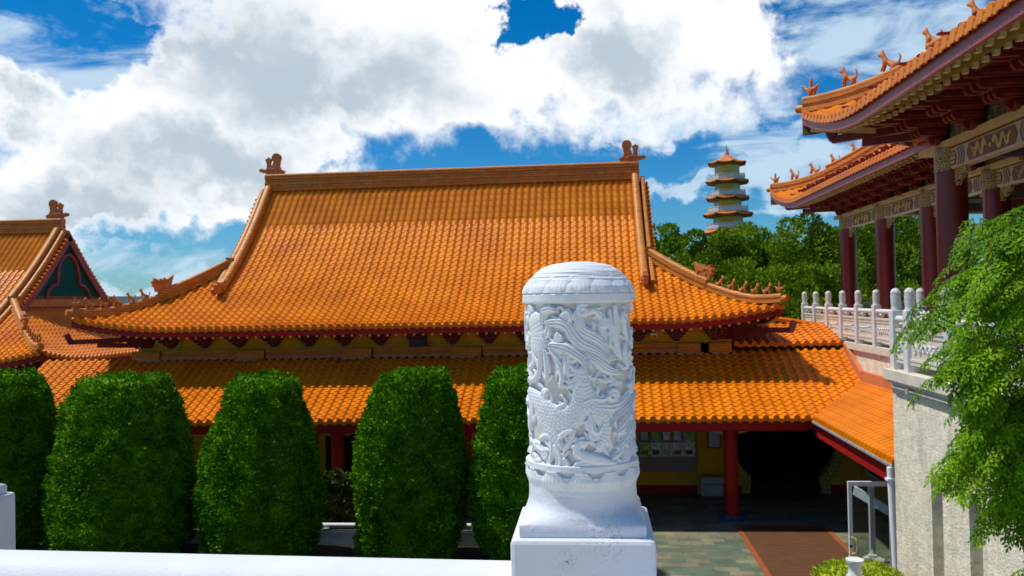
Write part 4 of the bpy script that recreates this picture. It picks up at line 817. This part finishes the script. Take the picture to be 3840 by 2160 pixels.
# ------------------------------------------------------------------ pagoda
PG = thing('pagoda', 'tall distant octagonal pagoda with stacked orange roofs rising above the trees', 'pagoda')
PX, PY = at(2728, 700, 150).x, 150.0; zy = lambda y: at(2728, y, 150).z; mpp = 150/3200
tiers = [  # apex/top y, eave y, eave half px, body half px, body bottom y, rail top y, rail bottom y, rail half px
 (579, 620, 74, 47, 650, 649, 676, 66), (672, 690, 83, 48, 712, 709, 736, 67), (734, 752, 84, 52, 772, 770, 797, 75), (795, 813, 97, 56, 836, 832, 860, 80), (858, 880, 104, 62, 905, 900, 930, 88)]
rot0 = radians(10)
def octo(r, z, n=8): return [(PX+r*cos(rot0+2*pi*k/n), PY+r*sin(rot0+2*pi*k/n), z) for k in range(n)]
cr2 = .0
for i, (ya, ye_, he, hb, yb2, yr1, yr2, hr_) in enumerate(tiers):
    R1 = he*mpp; RB = hb*mpp; za, ze_ = zy(ya), zy(ye_-6); zb2 = zy(yb2+24); top = .25 if i == 0 else RB*1.15
    rf = MB(); n = 8; rings = []
    for t in np.linspace(0, 1, 6):
        ring = []
        for k in range(n*6):
            a = rot0+2*pi*k/(n*6); f = abs(((k % 6)/6.0)-.0); u = (k % 6)/6.0; oct_ = cos(pi/8)/cos((u-.5)*2*pi/8); cr_ = (abs(u-.5)*2)**2.5
            rr_ = (top+(R1-top)*t)*oct_; z = za+(ze_-za)*(1-(1-t)**1.5 if i == 0 else t)+cr_*.22*t*t; ring.append((PX+rr_*cos(a), PY+rr_*sin(a), z))
        rings.append(ring+[ring[0]])
    rings.append([(PX+(x_-PX)*.97, PY+(y_-PY)*.97, z_-.22) for x_, y_, z_ in rings[-1]]); rf.grid(np.array(rings)); rf.build('roof', mat('pagoda_tile', (.70, .21, .04), .5, .4, .2, 1.0, .06, 4, stretch=(3, 3, 1)), PG)
    u_ = MB(); o_ = octo(R1*.95, ze_-.3); ii = octo(RB, ze_-.42); u_.add(o_+ii, [(k, (k+1) % 8, 8+(k+1) % 8, 8+k) for k in range(8)]); u_.build('eave_underside', mat('pagoda_soffit', (.30, .14, .05), .7, .3, .2, 1), PG)  # even orange-brown on the underside of the eaves
    bd = MB(); bd.add(octo(RB, zb2-1)+octo(RB, ze_+.3), [(k, (k+1) % 8, 8+(k+1) % 8, 8+k) for k in range(8)]); bd.build('storey_wall', mat('pagoda_ochre', (.85, .52, .09), .8, .3, .1, 1), PG)
    for k in range(8):
        a = rot0+2*pi*(k+.5)/8; wn = MB(); cxw, cyw = PX+RB*cos(pi/8)*cos(a), PY+RB*cos(pi/8)*sin(a); tx, ty = -sin(a), cos(a); zc_ = (zy(yb2)+ze_)/2-.2
        if k % 2 == 0:
            wn.obox((cxw-tx*.32, cyw-ty*.32, zc_), (cxw+tx*.32, cyw+ty*.32, zc_), .12, 1.3); wn.build('window', mat('pagoda_window', (.45, .55, .55), .4, .5, .1, 1), PG)
    RR = hr_*mpp; rl = MB(); zr1, zr2 = zy(yr1+10), zy(yr2); q = octo(RR, 0)
    for k in range(8):
        a_, b_ = Vector(q[k]), Vector(q[(k+1) % 8])
        rl.obox(a_+Vector((0, 0, zr1)), b_+Vector((0, 0, zr1)), .16, .14); rl.obox(a_+Vector((0, 0, zr2+.42)), b_+Vector((0, 0, zr2+.42)), .08, .40); rl.obox(a_+Vector((0, 0, zr2+.05)), b_+Vector((0, 0, zr2+.05)), .3, .16)
        for f in np.linspace(0, 1, 6)[:-1]: c = a_.lerp(b_, f); rl.cbox((c.x, c.y, zr1-.25), (.13, .13, .8 if f else 1.1))
    fl_ = octo(RR, zr2); rl.add(fl_, [tuple(range(8))]); rl.build('railing', mat('pagoda_rail', (.66, .67, .66), .7, .3, .05, 1), PG)
sp_ = MB(); z0_ = zy(583); sp_.lathe((PX, PY, z0_), [(.42, 0), (.36, .5), (.2, .7), (.26, .9), (.14, 1.05), (.18, 1.25), (.08, 1.4), (.05, 1.9), (.01, zy(545)-z0_)], 12); sp_.build('spire', terra, PG, True)
o = MB(); o.add(octo(3.0, -.03)+octo(3.0, zy(920)), [(k, (k+1) % 8, 8+(k+1) % 8, 8+k) for k in range(8)]); o.build('base_wall', mat('pagoda_ochre', (.50, .30, .06)), PG)
# ------------------------------------------------------------------ trees
def tree(name, label, cx, cy, zt, rad, seed, n=13000, zb=.6, m=treem, lf=(.24, .065)):
    r = np.random.default_rng(seed); T = thing(name, label, 'tree', group='trees behind the halls')
    k = 58; C = []
    while len(C) < k:
        p = r.uniform(-1, 1, 3); d = np.linalg.norm(p)
        if .35 < d < 1: C.append(p)
    C = np.array(C); H_ = zt-zb; 
    wz = np.interp((C[:, 2]+1)/2, [0, .3, .75, 1], [.75, 1, .72, .28]); C = np.stack([cx+C[:, 0]*rad*wz, cy+C[:, 1]*rad*wz, zb+(C[:, 2]+1)/2*H_*.93], 1)
    ci = r.integers(0, k, n); q = r.normal(size=(n, 3)); q /= np.linalg.norm(q, axis=1)[:, None]; rr_ = r.uniform(.55, 1.0, (n, 1))**.5*rad*r.uniform(.20, .36, k)[ci][:, None]
    P = C[ci]+q*rr_*np.array([1, 1, .9]); V, Fq = leaves(P, q, lf[0], lf[1], .7, .6, seed); npmesh('crown', V, Fq, m, T)
    tk = MB(); tk.tube([(cx, cy, -.05), (cx+.1, cy, H_*.4), (cx, cy+.1, zt*.8)], [.28, .18, .05], 8)
    for a in range(7):
        t = a*.9+seed; z_ = zt*(.25+.07*a); tk.tube([(cx, cy, z_), (cx+rad*.6*cos(t), cy+rad*.6*sin(t), z_+1.2)], [.09, .02], 6)
    tk.build('trunk', barkm, T, True)
tl = [(2445, 812, 55, 2.0), (2530, 795, 57, 2.0), (2610, 826, 54, 2.0), (2700, 838, 52, 2.2), (2790, 826, 53, 2.1), (2880, 804, 56, 2.0), (2960, 794, 52, 2.1), (3045, 770, 50, 2.3), (3130, 770, 54, 2.5), (3235, 740, 57, 2.9), (3330, 730, 60, 3.2), (3440, 700, 63, 3.4),
      (2500, 930, 49, 2.3), (2640, 950, 47, 2.3), (2790, 960, 46, 2.3), (2950, 935, 45.5, 2.3), (3090, 940, 46, 2.2), (3010, 1060, 44, 1.8), (2850, 1075, 43.5, 1.8)]
how = ['leafy green tree directly right of the big hall roof', 'bushy tree with twin pointed tops right of the big hall roof', 'dense tree just left of the pagoda', 'tree in front of the left side of the pagoda', 'tree in front of the right side of the pagoda', 'pointed tree just right of the pagoda',
 'broad tree right of the pagoda, below the lower upswept eave tip', 'yellow green tree under the lower upswept eave tip', 'leafy tree seen left of the farthest plum column', 'dark tree seen between the farthest plum columns', 'dark tree seen between the second and third plum columns', 'dark tree seen just left of the nearest plum column',
 'shaded lower tree behind the right end of the hall roof', 'shaded lower tree behind the hip of the roof, below the pagoda', 'shaded lower tree behind the hip figures', 'lower tree above the roof corner of the big hall', 'lower tree just left of the farthest plum column', 'low dark tree behind the far end of the white balustrade', 'low dark tree behind the roof corner figures']
for i, (px, py, Y, r_) in enumerate(tl):
    c = at(px, py, Y); tree('leafy_tree', how[i], c.x, Y, c.z+.25, r_*1.15, 50+i, n=21000 if i < 12 else 15000)
# feathery tree in front of the wall
def feathery():
    T = thing('feathery_tree', 'bright green tree with drooping feathery fronds in front of the block wall', 'tree'); r = np.random.default_rng(5)
    outline = [(3900, 770), (3800, 800), (3745, 835), (3665, 850), (3625, 900), (3600, 985), (3570, 1090), (3530, 1165), (3440, 1200), (3410, 1300), (3450, 1370), (3500, 1420), (3500, 1520), (3560, 1580), (3600, 1680), (3550, 1740), (3560, 1800), (3610, 1850), (3690, 1900), (3740, 1960), (3770, 2050), (3800, 2100), (3840, 2200), (3990, 2240), (4250, 1900), (4300, 1300), (4150, 850)]
    oy = np.array(outline, float)
    def inside(x, y):
        c = False; n = len(oy)
        for i in range(n):
            x1, y1 = oy[i]; x2, y2 = oy[(i+1) % n]
            if (y1 > y) != (y2 > y) and x < (x2-x1)*(y-y1)/(y2-y1)+x1: c = not c
        return c
    V = []; 
    trunk = Vector((5.25, 8.6, 0)); n = 0; tips = []
    def leaflet(base, d, up, ln, w_):
        sd = d.cross(up); sd = sd.normalized() if sd.length > 1e-4 else Vector((1, 0, 0)); V.extend([base, base+d*ln*.5-sd*w_, base+d*ln, base+d*ln*.5+sd*w_])
    st = MB()
    nodes = []
    while len(nodes) < 80:
        px, py = r.uniform(3480, 4280), r.uniform(790, 2230)
        if inside(px-75, py+25) and all(hypot(px-a[0], py-a[1]) > 45 for a in nodes): nodes.append((px, py, r.uniform(7.4, 9.4)))
    for px, py, Y in [q for q in nodes for _ in range(8)]:
        p = at(px, py, Y)
        if p.x > 5.75: Y = 5.75/p.x*Y*.95; p = at(px, py, max(6.8, Y))
        p += Vector(r.normal(size=3))*.07; n += 1
        out = Vector((-.72, -.15, 0))+Vector(r.normal(size=3))*.42; out.z = r.uniform(-.15, .35); out.normalize()
        L_ = r.uniform(.38, .60); g = Vector((0, 0, -1)); pts = []; q = p-out*L_*.35-g*.1; d = out.copy(); 
        for i in range(10): pts.append(q.copy()); q += d*L_/9; d = (d+g*.17).normalized()
        if r.uniform() < .35: st.tube([pts[0], pts[4], pts[9]], [.006, .004, .002], 4, False)
        for i in range(1, 10):
            d = (pts[i]-pts[i-1]).normalized(); sd = d.cross(Vector((0, 0, 1))).normalized(); up = sd.cross(d)
            pl_ = .17*(1-.6*abs(i-4)/6)
            for sg in (-1, 1):
                pd = (sd*sg*.85+d*.55+g*.35).normalized()
                for j in range(1, 5):
                    b = pts[i]+pd*pl_*j/4+g*(.004*j*j*.3); ps = pd.cross(up).normalized()
                    for s2 in ((-1, 1) if j < 4 else (0,)):
                        leaflet(b, (pd*.55+ps*s2*.8+g*.35+Vector(r.normal(size=3))*.22).normalized(), (up+Vector(r.normal(size=3))*.25), .050*r.uniform(.8, 1.25), .0115)
    V = np.array([tuple(v) for v in V]); npmesh('crown', V, np.arange(len(V)).reshape(-1, 4), frondm, T)
    st.tube([trunk, Vector((5.1, 8.5, 2.5)), Vector((4.9, 8.6, 4.8)), Vector((4.6, 8.7, 6.4))], [.13, .10, .06, .02], 10)
    for px, py, Y in ((3560, 1000+250, 8.2), (3520, 1420, 8.8), (3620, 1700, 8), (3680, 1950, 8.4), (3700, 930, 8.6), (3650, 1500, 7.8)):
        e = at(px, py, Y); s0_ = Vector((5.0, 8.55, max(2.2, e.z-1.0))); st.tube([s0_, s0_.lerp(e, .5)+Vector((0, 0, .25)), e], [.035, .02, .006], 6)
    st.build('trunk', barkm, T, True)
feathery()
# ------------------------------------------------------------------ near railing with carved post
NR = thing('near_railing', 'white railing in the foreground with a carved dragon relief post', 'railing')
def carved_head(cx, cy, zb, parent, nu=640, nv=460, seed=3):
    """turned drum with high relief: height field over (angle, height)"""
    prof = [(.0972, .0), (.0900, .022), (.0885, .04), (.0885, .055), (.0905, .09), (.0912, .096), (.0935, .099), (.0935, .1085), (.0905, .110), (.0905, .3655), (.0938, .3665), (.0938, .3795), (.0905, .381), (.088, .392), (.0815, .405), (.0765, .409), (.0755, .4125), (.0705, .417), (.0665, .4195), (.058, .425), (.044, .4295), (.022, .433), (.0, .434)]
    vz = np.interp(np.linspace(0, 1, nv), np.linspace(0, 1, nv), np.linspace(0, 1, nv)); tt = np.linspace(.034, .434, nv); Zs = np.array([p[1] for p in prof]); Rs = np.array([p[0] for p in prof])
    ths = np.linspace(0, 2*pi, nu+1); TH, Z = np.meshgrid(ths, tt); Rr = np.interp(Z, Zs, Rs)
    # u in metres along the circumference, 0 at the side facing -Y (front), + to the right
    phi = (TH+pi) % (2*pi)-pi; U_ = phi*.095; per = 2*pi*.095
    Hh = np.zeros_like(Z); r = np.random.default_rng(seed)
    def q2(cx_, cy_): # photo crop px to (u, z)
        x = (cx_-375)*.3886e-3; return (asin(max(-.985, min(.985, x/.0965)))*.095, .3725+(251-cy_)*.3886e-3)
    def stroke(pts, wd, hgt, grooves=0, tape=True, scale=False, raw=False):
        nonlocal Hh
        P = [p if raw else q2(*p) for p in pts]; P2 = []          # smooth by Chaikin
        for _ in range(2):
            Q = [P[0]]
            for a, b in zip(P[:-1], P[1:]): Q += [(a[0]*.75+b[0]*.25, a[1]*.75+b[1]*.25), (a[0]*.25+b[0]*.75, a[1]*.25+b[1]*.75)]
            P = Q+[P[-1]]
        ua, ub = min(p[0] for p in P)-wd*1.3, max(p[0] for p in P)+wd*1.3; zi = np.where((tt > min(p[1] for p in P)-wd*1.3) & (tt < max(p[1] for p in P)+wd*1.3))[0]
        ui = np.where((((U_[0]-ua) % per) < ub-ua))[0]
        if not len(zi) or not len(ui): return
        IX = np.ix_(zi, ui); Uw = U_[IX]; Zw = Z[IX]
        best = np.full(Zw.shape, 1e9); sgn = np.zeros_like(Zw); arcl = np.zeros_like(Zw); acc = 0; tot = sum(hypot(b[0]-a[0], b[1]-a[1]) for a, b in zip(P[:-1], P[1:]))
        for a, b in zip(P[:-1], P[1:]):
            dx, dz = b[0]-a[0], b[1]-a[1]; l = hypot(dx, dz)+1e-9; ux = ((Uw-a[0]+per/2) % per)-per/2; uz = Zw-a[1]; t = np.clip((ux*dx+uz*dz)/l/l, 0, 1)
            d = np.hypot(ux-t*dx, uz-t*dz); s = (ux*dz-uz*dx)/l; m_ = d < best; best[m_] = d[m_]; sgn[m_] = s[m_]; arcl[m_] = (acc+t*l)[m_]; acc += l
        f = arcl/tot; wl_ = wd*(np.clip(np.sin(pi*(f*.86+.10)), .25, 1)**.6 if tape else 1.0); x = best/wl_; h = np.where(x < 1, hgt*(1-np.minimum(x, 1)**3.4)**.45, 0)
        if grooves: h = h*(1-.26*(.5-.5*np.cos(2*pi*grooves*(np.clip(sgn/wl_, -1, 1)+1)/2)))
        if scale:
            k_ = .0062; row = np.floor(arcl/k_); fx = ((sgn/k_+.5*(row % 2)) % 1)-.5; fy = (arcl/k_) % 1; sc_h = np.clip(1-(fx*fx*4+fy*fy*1.0), 0, 1); h = h-(x < .96)*.0011*(1-sc_h**.5)
        Hh[IX] = np.maximum(Hh[IX], h)
    def swirl(c, r_, wd, hgt, t0=0, turns=1.3, sg=1):
        c = q2(*c); stroke([(c[0]+sg*r_*(1-.8*i/14)*cos(t0+turns*2*pi*i/14), c[1]+r_*(1-.8*i/14)*sin(t0+turns*2*pi*i/14)) for i in range(15)], wd, hgt, 0, False, raw=True)
    w1 = .006
    for k_ in range(170):
        u = r.uniform(-.16, .16); z = r.uniform(.115, .36); a = r.uniform(0, 6.28); pts = []; dr = r.uniform(-.9, .9)
        for i in range(5): pts.append((u, z)); a += dr; u += .0075*cos(a); z = min(.362, max(.112, z+.0075*sin(a)))
        stroke(pts, r.uniform(.0032, .0055), r.uniform(.0055, .0085), 0, raw=True)
    # body coils
    stroke([(150, 640), (200, 690), (260, 740), (330, 745), (375, 690), (380, 600), (385, 545)], .021, .0105, scale=True); stroke([(385, 545), (400, 640), (440, 700), (480, 740), (490, 800), (455, 850)], .017, .0105, scale=True)
    stroke([(180, 350), (195, 400), (190, 440)], .020, .012, tape=False, scale=True); stroke([(215, 640), (190, 720), (250, 800), (290, 850)], .018, .009, scale=True)
    stroke([(345, 850), (375, 885), (430, 900), (520, 925)], .010, .012); stroke([(350, 880), (360, 840), (410, 830)], .008, .011)
    # mane and flames
    for pts, wd, g in [([(215, 345), (215, 300), (250, 290), (285, 300)], .0075, 3), ([(235, 350), (290, 345), (330, 360), (350, 400), (390, 440), (450, 460), (500, 500)], .011, 4), ([(380, 285), (378, 335), (385, 380), (430, 400), (480, 430), (510, 490)], .010, 4),
                       ([(250, 440), (310, 445), (360, 470), (400, 500), (420, 560)], .0095, 4), ([(450, 300), (490, 330), (480, 380), (500, 440)], .008, 3), ([(300, 320), (330, 300), (345, 330), (330, 350)], .006, 2), ([(400, 470), (450, 500), (500, 545), (560, 560)], .009, 4),
                       ([(205, 460), (200, 520), (190, 570), (150, 600)], .006, 2), ([(225, 465), (235, 540), (230, 600)], .006, 2), ([(245, 455), (280, 500), (300, 560), (290, 610)], .006, 2), ([(310, 470), (320, 520), (305, 570)], .0055, 2),
                       ([(540, 290), (548, 350), (540, 430), (560, 500)], .009, 2), ([(580, 290), (578, 360), (590, 430)], .007, 2), ([(515, 300), (520, 400), (505, 470)], .005, 1), ([(600, 420), (575, 470), (590, 540)], .007, 2),
                       ([(390, 670), (430, 655), (480, 665), (500, 645)], .007, 2), ([(410, 690), (470, 690), (530, 700), (590, 660), (610, 600)], .009, 3), ([(500, 770), (540, 720), (590, 700), (620, 650)], .008, 4), ([(420, 720), (425, 780), (450, 800), (470, 760)], .007, 2),
                       ([(530, 800), (575, 770), (600, 720)], .010, 3), ([(540, 860), (580, 830), (610, 770)], .010, 3), ([(560, 940), (585, 890), (615, 850)], .012, 5), ([(510, 900), (550, 880), (560, 840)], .007, 2), ([(150, 480), (140, 540), (160, 590)], .007, 2), ([(140, 640), (150, 720), (145, 790)], .008, 2),
                       ([(160, 850), (200, 880), (230, 870)], .009, 2), ([(190, 830), (235, 800), (250, 850), (240, 910)], .008, 2), ([(260, 850), (280, 900), (270, 950)], .007, 1), ([(230, 900), (235, 960)], .006, 1), ([(160, 900), (180, 950)], .008, 1), ([(300, 900), (320, 950)], .007, 1),
                       ([(335, 960), (360, 915), (420, 905), (450, 950)], .006, 1), ([(370, 965), (400, 925), (440, 930), (470, 965)], .006, 1), ([(460, 960), (490, 915), (540, 930), (560, 965)], .007, 2), ([(300, 870), (330, 820), (350, 780)], .006, 2), ([(340, 780), (300, 790), (280, 820)], .007, 2)]:
        stroke(pts, wd*1.05, .0115*r.uniform(.8, 1.12), g)
    for c, r_, t0 in [((395, 300), .010, 1), ((580, 330), .009, 2), ((520, 650), .012, 0), ((555, 690), .009, 3), ((600, 500), .010, 1), ((440, 800), .010, 2), ((325, 325), .006, 0), ((490, 350), .008, 4), ((215, 890), .009, 1), ((180, 930), .008, 3), ((500, 950), .007, 2), ((160, 300), .009, 0), ((290, 410), .006, 2), ((600, 620), .009, 4), ((415, 520), .006, 1)]: swirl(c, r_, .0042, .0105*r.uniform(.8, 1.1), t0)
    # rest of the drum, out of the photo's sight
    for k_ in range(34):
        u = (r.uniform(.16, .44))*1.0; z = r.uniform(.12, .35); a = r.uniform(0, 6.28); pts = []
        for i in range(5): pts.append((u, z)); a += r.uniform(-.9, .9); u += .016*cos(a); z = min(.36, max(.112, z+.016*sin(a)))
        stroke(pts, r.uniform(.006, .012), .011*r.uniform(.7, 1.1), int(r.integers(1, 4)), raw=True)
    body = np.clip((Z-.1085)/.003, 0, 1)*np.clip((.3665-Z)/.003, 0, 1)
    fil = (lump(np.stack([Rr*np.cos(TH)*140, Rr*np.sin(TH)*140, Z*140], -1).reshape(-1, 3), 1.0, 4)).reshape(Z.shape); Hh = np.maximum(Hh, .0008+.0012*fil)
    Hc = (Hh-.0080)*body*.80
    # upper and lower petals
    n1 = 15; f = ((U_/per*n1+.3) % 1)*2-1; zz = (Z-.381)/.028; pet = np.clip(1-(np.abs(f)**2.2+np.clip(-zz+.45, 0, 9)**2*3.0), 0, 1)**.5*((zz > 0) & (zz < 1)); Hc += ((zz > .02) & (zz < .95))*-.002+pet*.0095*(1-zz.clip(0, 1)*.8)*(1-.05*(.5+.5*np.cos(f*18)))
    f2 = (((U_/per*n1+.8) % 1)*2-1); p2_ = np.clip(1-(np.abs(f2)*1.6)**2-(zz*1.8)**2, 0, 1)**.5*((zz > 0) & (zz < 1)); Hc = np.where(zz > 0, np.maximum(Hc, p2_*.004), Hc)
    n2 = 12; f = ((U_/per*n2+.5) % 1)*2-1; zz = (.099-Z)/.030; tri = np.clip((1-np.abs(f)**1.5*1.0-np.clip(.55-zz, 0, 1)*1.35), 0, 1)**.5*((zz > 0) & (zz < 1)); tri *= np.clip((1-zz)*2.2, 0, 1); Hc += tri*.005*(1-.16*(.5+.5*np.cos(f*24))*(zz > .25)); Hc -= ((zz > 0) & (zz < .30) & (tri < .15))*.006
    Hc += .0005*np.sin(Z*900+3*np.sin(TH*2))*((Z > .40)); Hc += ((Z > .4115) & (Z < .4135))*-.0012+((Z > .4175) & (Z < .419))*-.001
    nz = np.stack([Rr*np.cos(TH)*60, Rr*np.sin(TH)*60, Z*60], -1).reshape(-1, 3); Hc += (lump(nz, 1.2, 1)*.0006+lump(nz, 4, 2)*.0003).reshape(Z.shape)
    R2 = np.maximum(Rr+Hc, .0005); ang = phi-pi/2
    V = np.stack([cx+R2*np.cos(ang), cy+R2*np.sin(ang), zb+Z], -1)
    V[:, -1] = V[:, 0]; ncx = nu+1; i, j = np.meshgrid(np.arange(nv-1), np.arange(nu), indexing='ij'); i, j = i.ravel(), j.ravel()
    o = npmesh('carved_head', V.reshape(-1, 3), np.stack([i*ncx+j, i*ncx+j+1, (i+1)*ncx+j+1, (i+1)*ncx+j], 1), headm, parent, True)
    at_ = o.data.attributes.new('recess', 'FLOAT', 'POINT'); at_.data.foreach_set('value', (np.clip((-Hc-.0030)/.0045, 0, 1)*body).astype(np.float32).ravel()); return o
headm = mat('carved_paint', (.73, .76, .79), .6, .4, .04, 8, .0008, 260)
def recess_dirt_shade():  # beige dirt in the hollows, toned darker to paint in their shade
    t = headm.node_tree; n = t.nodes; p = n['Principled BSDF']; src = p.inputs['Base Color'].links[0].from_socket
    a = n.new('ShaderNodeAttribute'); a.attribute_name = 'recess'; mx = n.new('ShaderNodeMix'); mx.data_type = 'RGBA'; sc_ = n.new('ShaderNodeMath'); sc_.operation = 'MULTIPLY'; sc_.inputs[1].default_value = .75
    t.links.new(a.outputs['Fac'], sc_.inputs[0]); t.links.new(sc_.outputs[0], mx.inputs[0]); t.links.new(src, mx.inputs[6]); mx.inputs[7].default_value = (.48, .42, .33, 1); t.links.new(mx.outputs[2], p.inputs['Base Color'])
recess_dirt_shade()
grime = mat('block_paint', (.71, .74, .79), .6, .4, .05, 5, .0013, 150)
def stain():
    t = grime.node_tree; n = t.nodes; p = n['Principled BSDF']; src = p.inputs['Base Color'].links[0].from_socket; tc = n.new('ShaderNodeTexCoord')
    cur = src
    for (cx, cy, cz, r_, k) in ((-.047, 1.32, 6.258, .022, .8), (-.002, 1.32, 6.222, .02, .45), (.01, 1.335, 6.292, .05, .55)):
        d = n.new('ShaderNodeVectorMath'); d.operation = 'DISTANCE'; t.links.new(tc.outputs['Object'], d.inputs[0]); d.inputs[1].default_value = (cx, cy, cz)
        m1 = n.new('ShaderNodeMapRange'); m1.inputs[1].default_value = r_; m1.inputs[2].default_value = 0; t.links.new(d.outputs['Value'], m1.inputs[0])
        ns = n.new('ShaderNodeTexNoise'); ns.inputs['Scale'].default_value = 230; ns.inputs['Detail'].default_value = 6; t.links.new(tc.outputs['Object'], ns.inputs['Vector'])
        m2 = n.new('ShaderNodeMapRange'); m2.inputs[1].default_value = .52; m2.inputs[2].default_value = .66; t.links.new(ns.outputs[0], m2.inputs[0])
        mu = n.new('ShaderNodeMath'); mu.operation = 'MULTIPLY'; t.links.new(m1.outputs[0], mu.inputs[0]); t.links.new(m2.outputs[0], mu.inputs[1]); m3 = n.new('ShaderNodeMath'); m3.operation = 'MULTIPLY'; m3.inputs[1].default_value = k; t.links.new(mu.outputs[0], m3.inputs[0])
        mx = n.new('ShaderNodeMix'); mx.data_type = 'RGBA'; t.links.new(m3.outputs[0], mx.inputs[0]); t.links.new(cur, mx.inputs[6]); mx.inputs[7].default_value = (.12, .11, .09, 1); cur = mx.outputs[2]
    t.links.new(cur, p.inputs['Base Color'])
stain()
def near_post(cx, cy, par, dz=0):
    zt = EYE-.3725+dz; b = MB(); b.box((cx-.112, cy-.112, 5.09), (cx+.112, cy+.112, zt)); po = b.build('post', grime, par, bevel=.007)
    pl_ = MB(); S = []; n = 48                                 # square plinth flowing into the round drum
    for k_, (hw, rr_, z, mix) in enumerate(((.098, 0, 0, 1), (.0985, 0, .004, 1), (.0985, 0, .017, 1), (.0955, 0, .021, 1), (.094, .098, .026, .62), (.0925, .0945, .031, .3), (.0905, .091, .037, .1), (.0895, .0895, .046, 0), (.0890, .0890, .060, 0))):
        ring = []
        for j in range(n+1):
            a = 2*pi*(j % n)/n+pi/4; c_, s_ = cos(a), sin(a); m_ = max(abs(c_), abs(s_)); sq = (hw*c_/m_, hw*s_/m_); ro = ((rr_ or hw)*c_, (rr_ or hw)*s_)
            ring.append((cx+sq[0]*mix+ro[0]*(1-mix), cy+sq[1]*mix+ro[1]*(1-mix), zt+z))
        S.append(ring)
    pl_.grid(np.array(S)); pl_.build('plinth', grime, po, True, bevel=0)
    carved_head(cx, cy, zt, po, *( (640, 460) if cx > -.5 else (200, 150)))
    return po
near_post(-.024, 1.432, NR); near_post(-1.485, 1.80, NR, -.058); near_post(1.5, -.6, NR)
rl = MB(); A_ = Vector((-.10, 1.435, 0)); B_ = Vector((-2.6, 1.545, 0)); hz_ = EYE-.509
prof_ = [(.068*cos(radians(a)), .066*sin(radians(a))) for a in range(0, 181, 15)]+[(-.055, -.06), (-.055, -.12), (.055, -.12), (.055, -.06)]
rl.sweep([A_+Vector((0, 0, hz_)), B_+Vector((0, 0, hz_))], prof_); rl.build('handrail', white, NR, True)
rl = MB(); rl.sweep([Vector((.03, 1.38, hz_)), Vector((1.5, -.6, hz_))], prof_); ro_ = rl.build('handrail', white, NR, True)
pn = MB(); pn.obox(Vector((-.13, 1.435, 5.55)), Vector((-2.6, 1.73, 5.55)), .06, .80); pn.obox(Vector((.05, 1.36, 5.55)), Vector((1.5, -.6, 5.55)), .06, .80); pn.build('panel', stonec, NR)
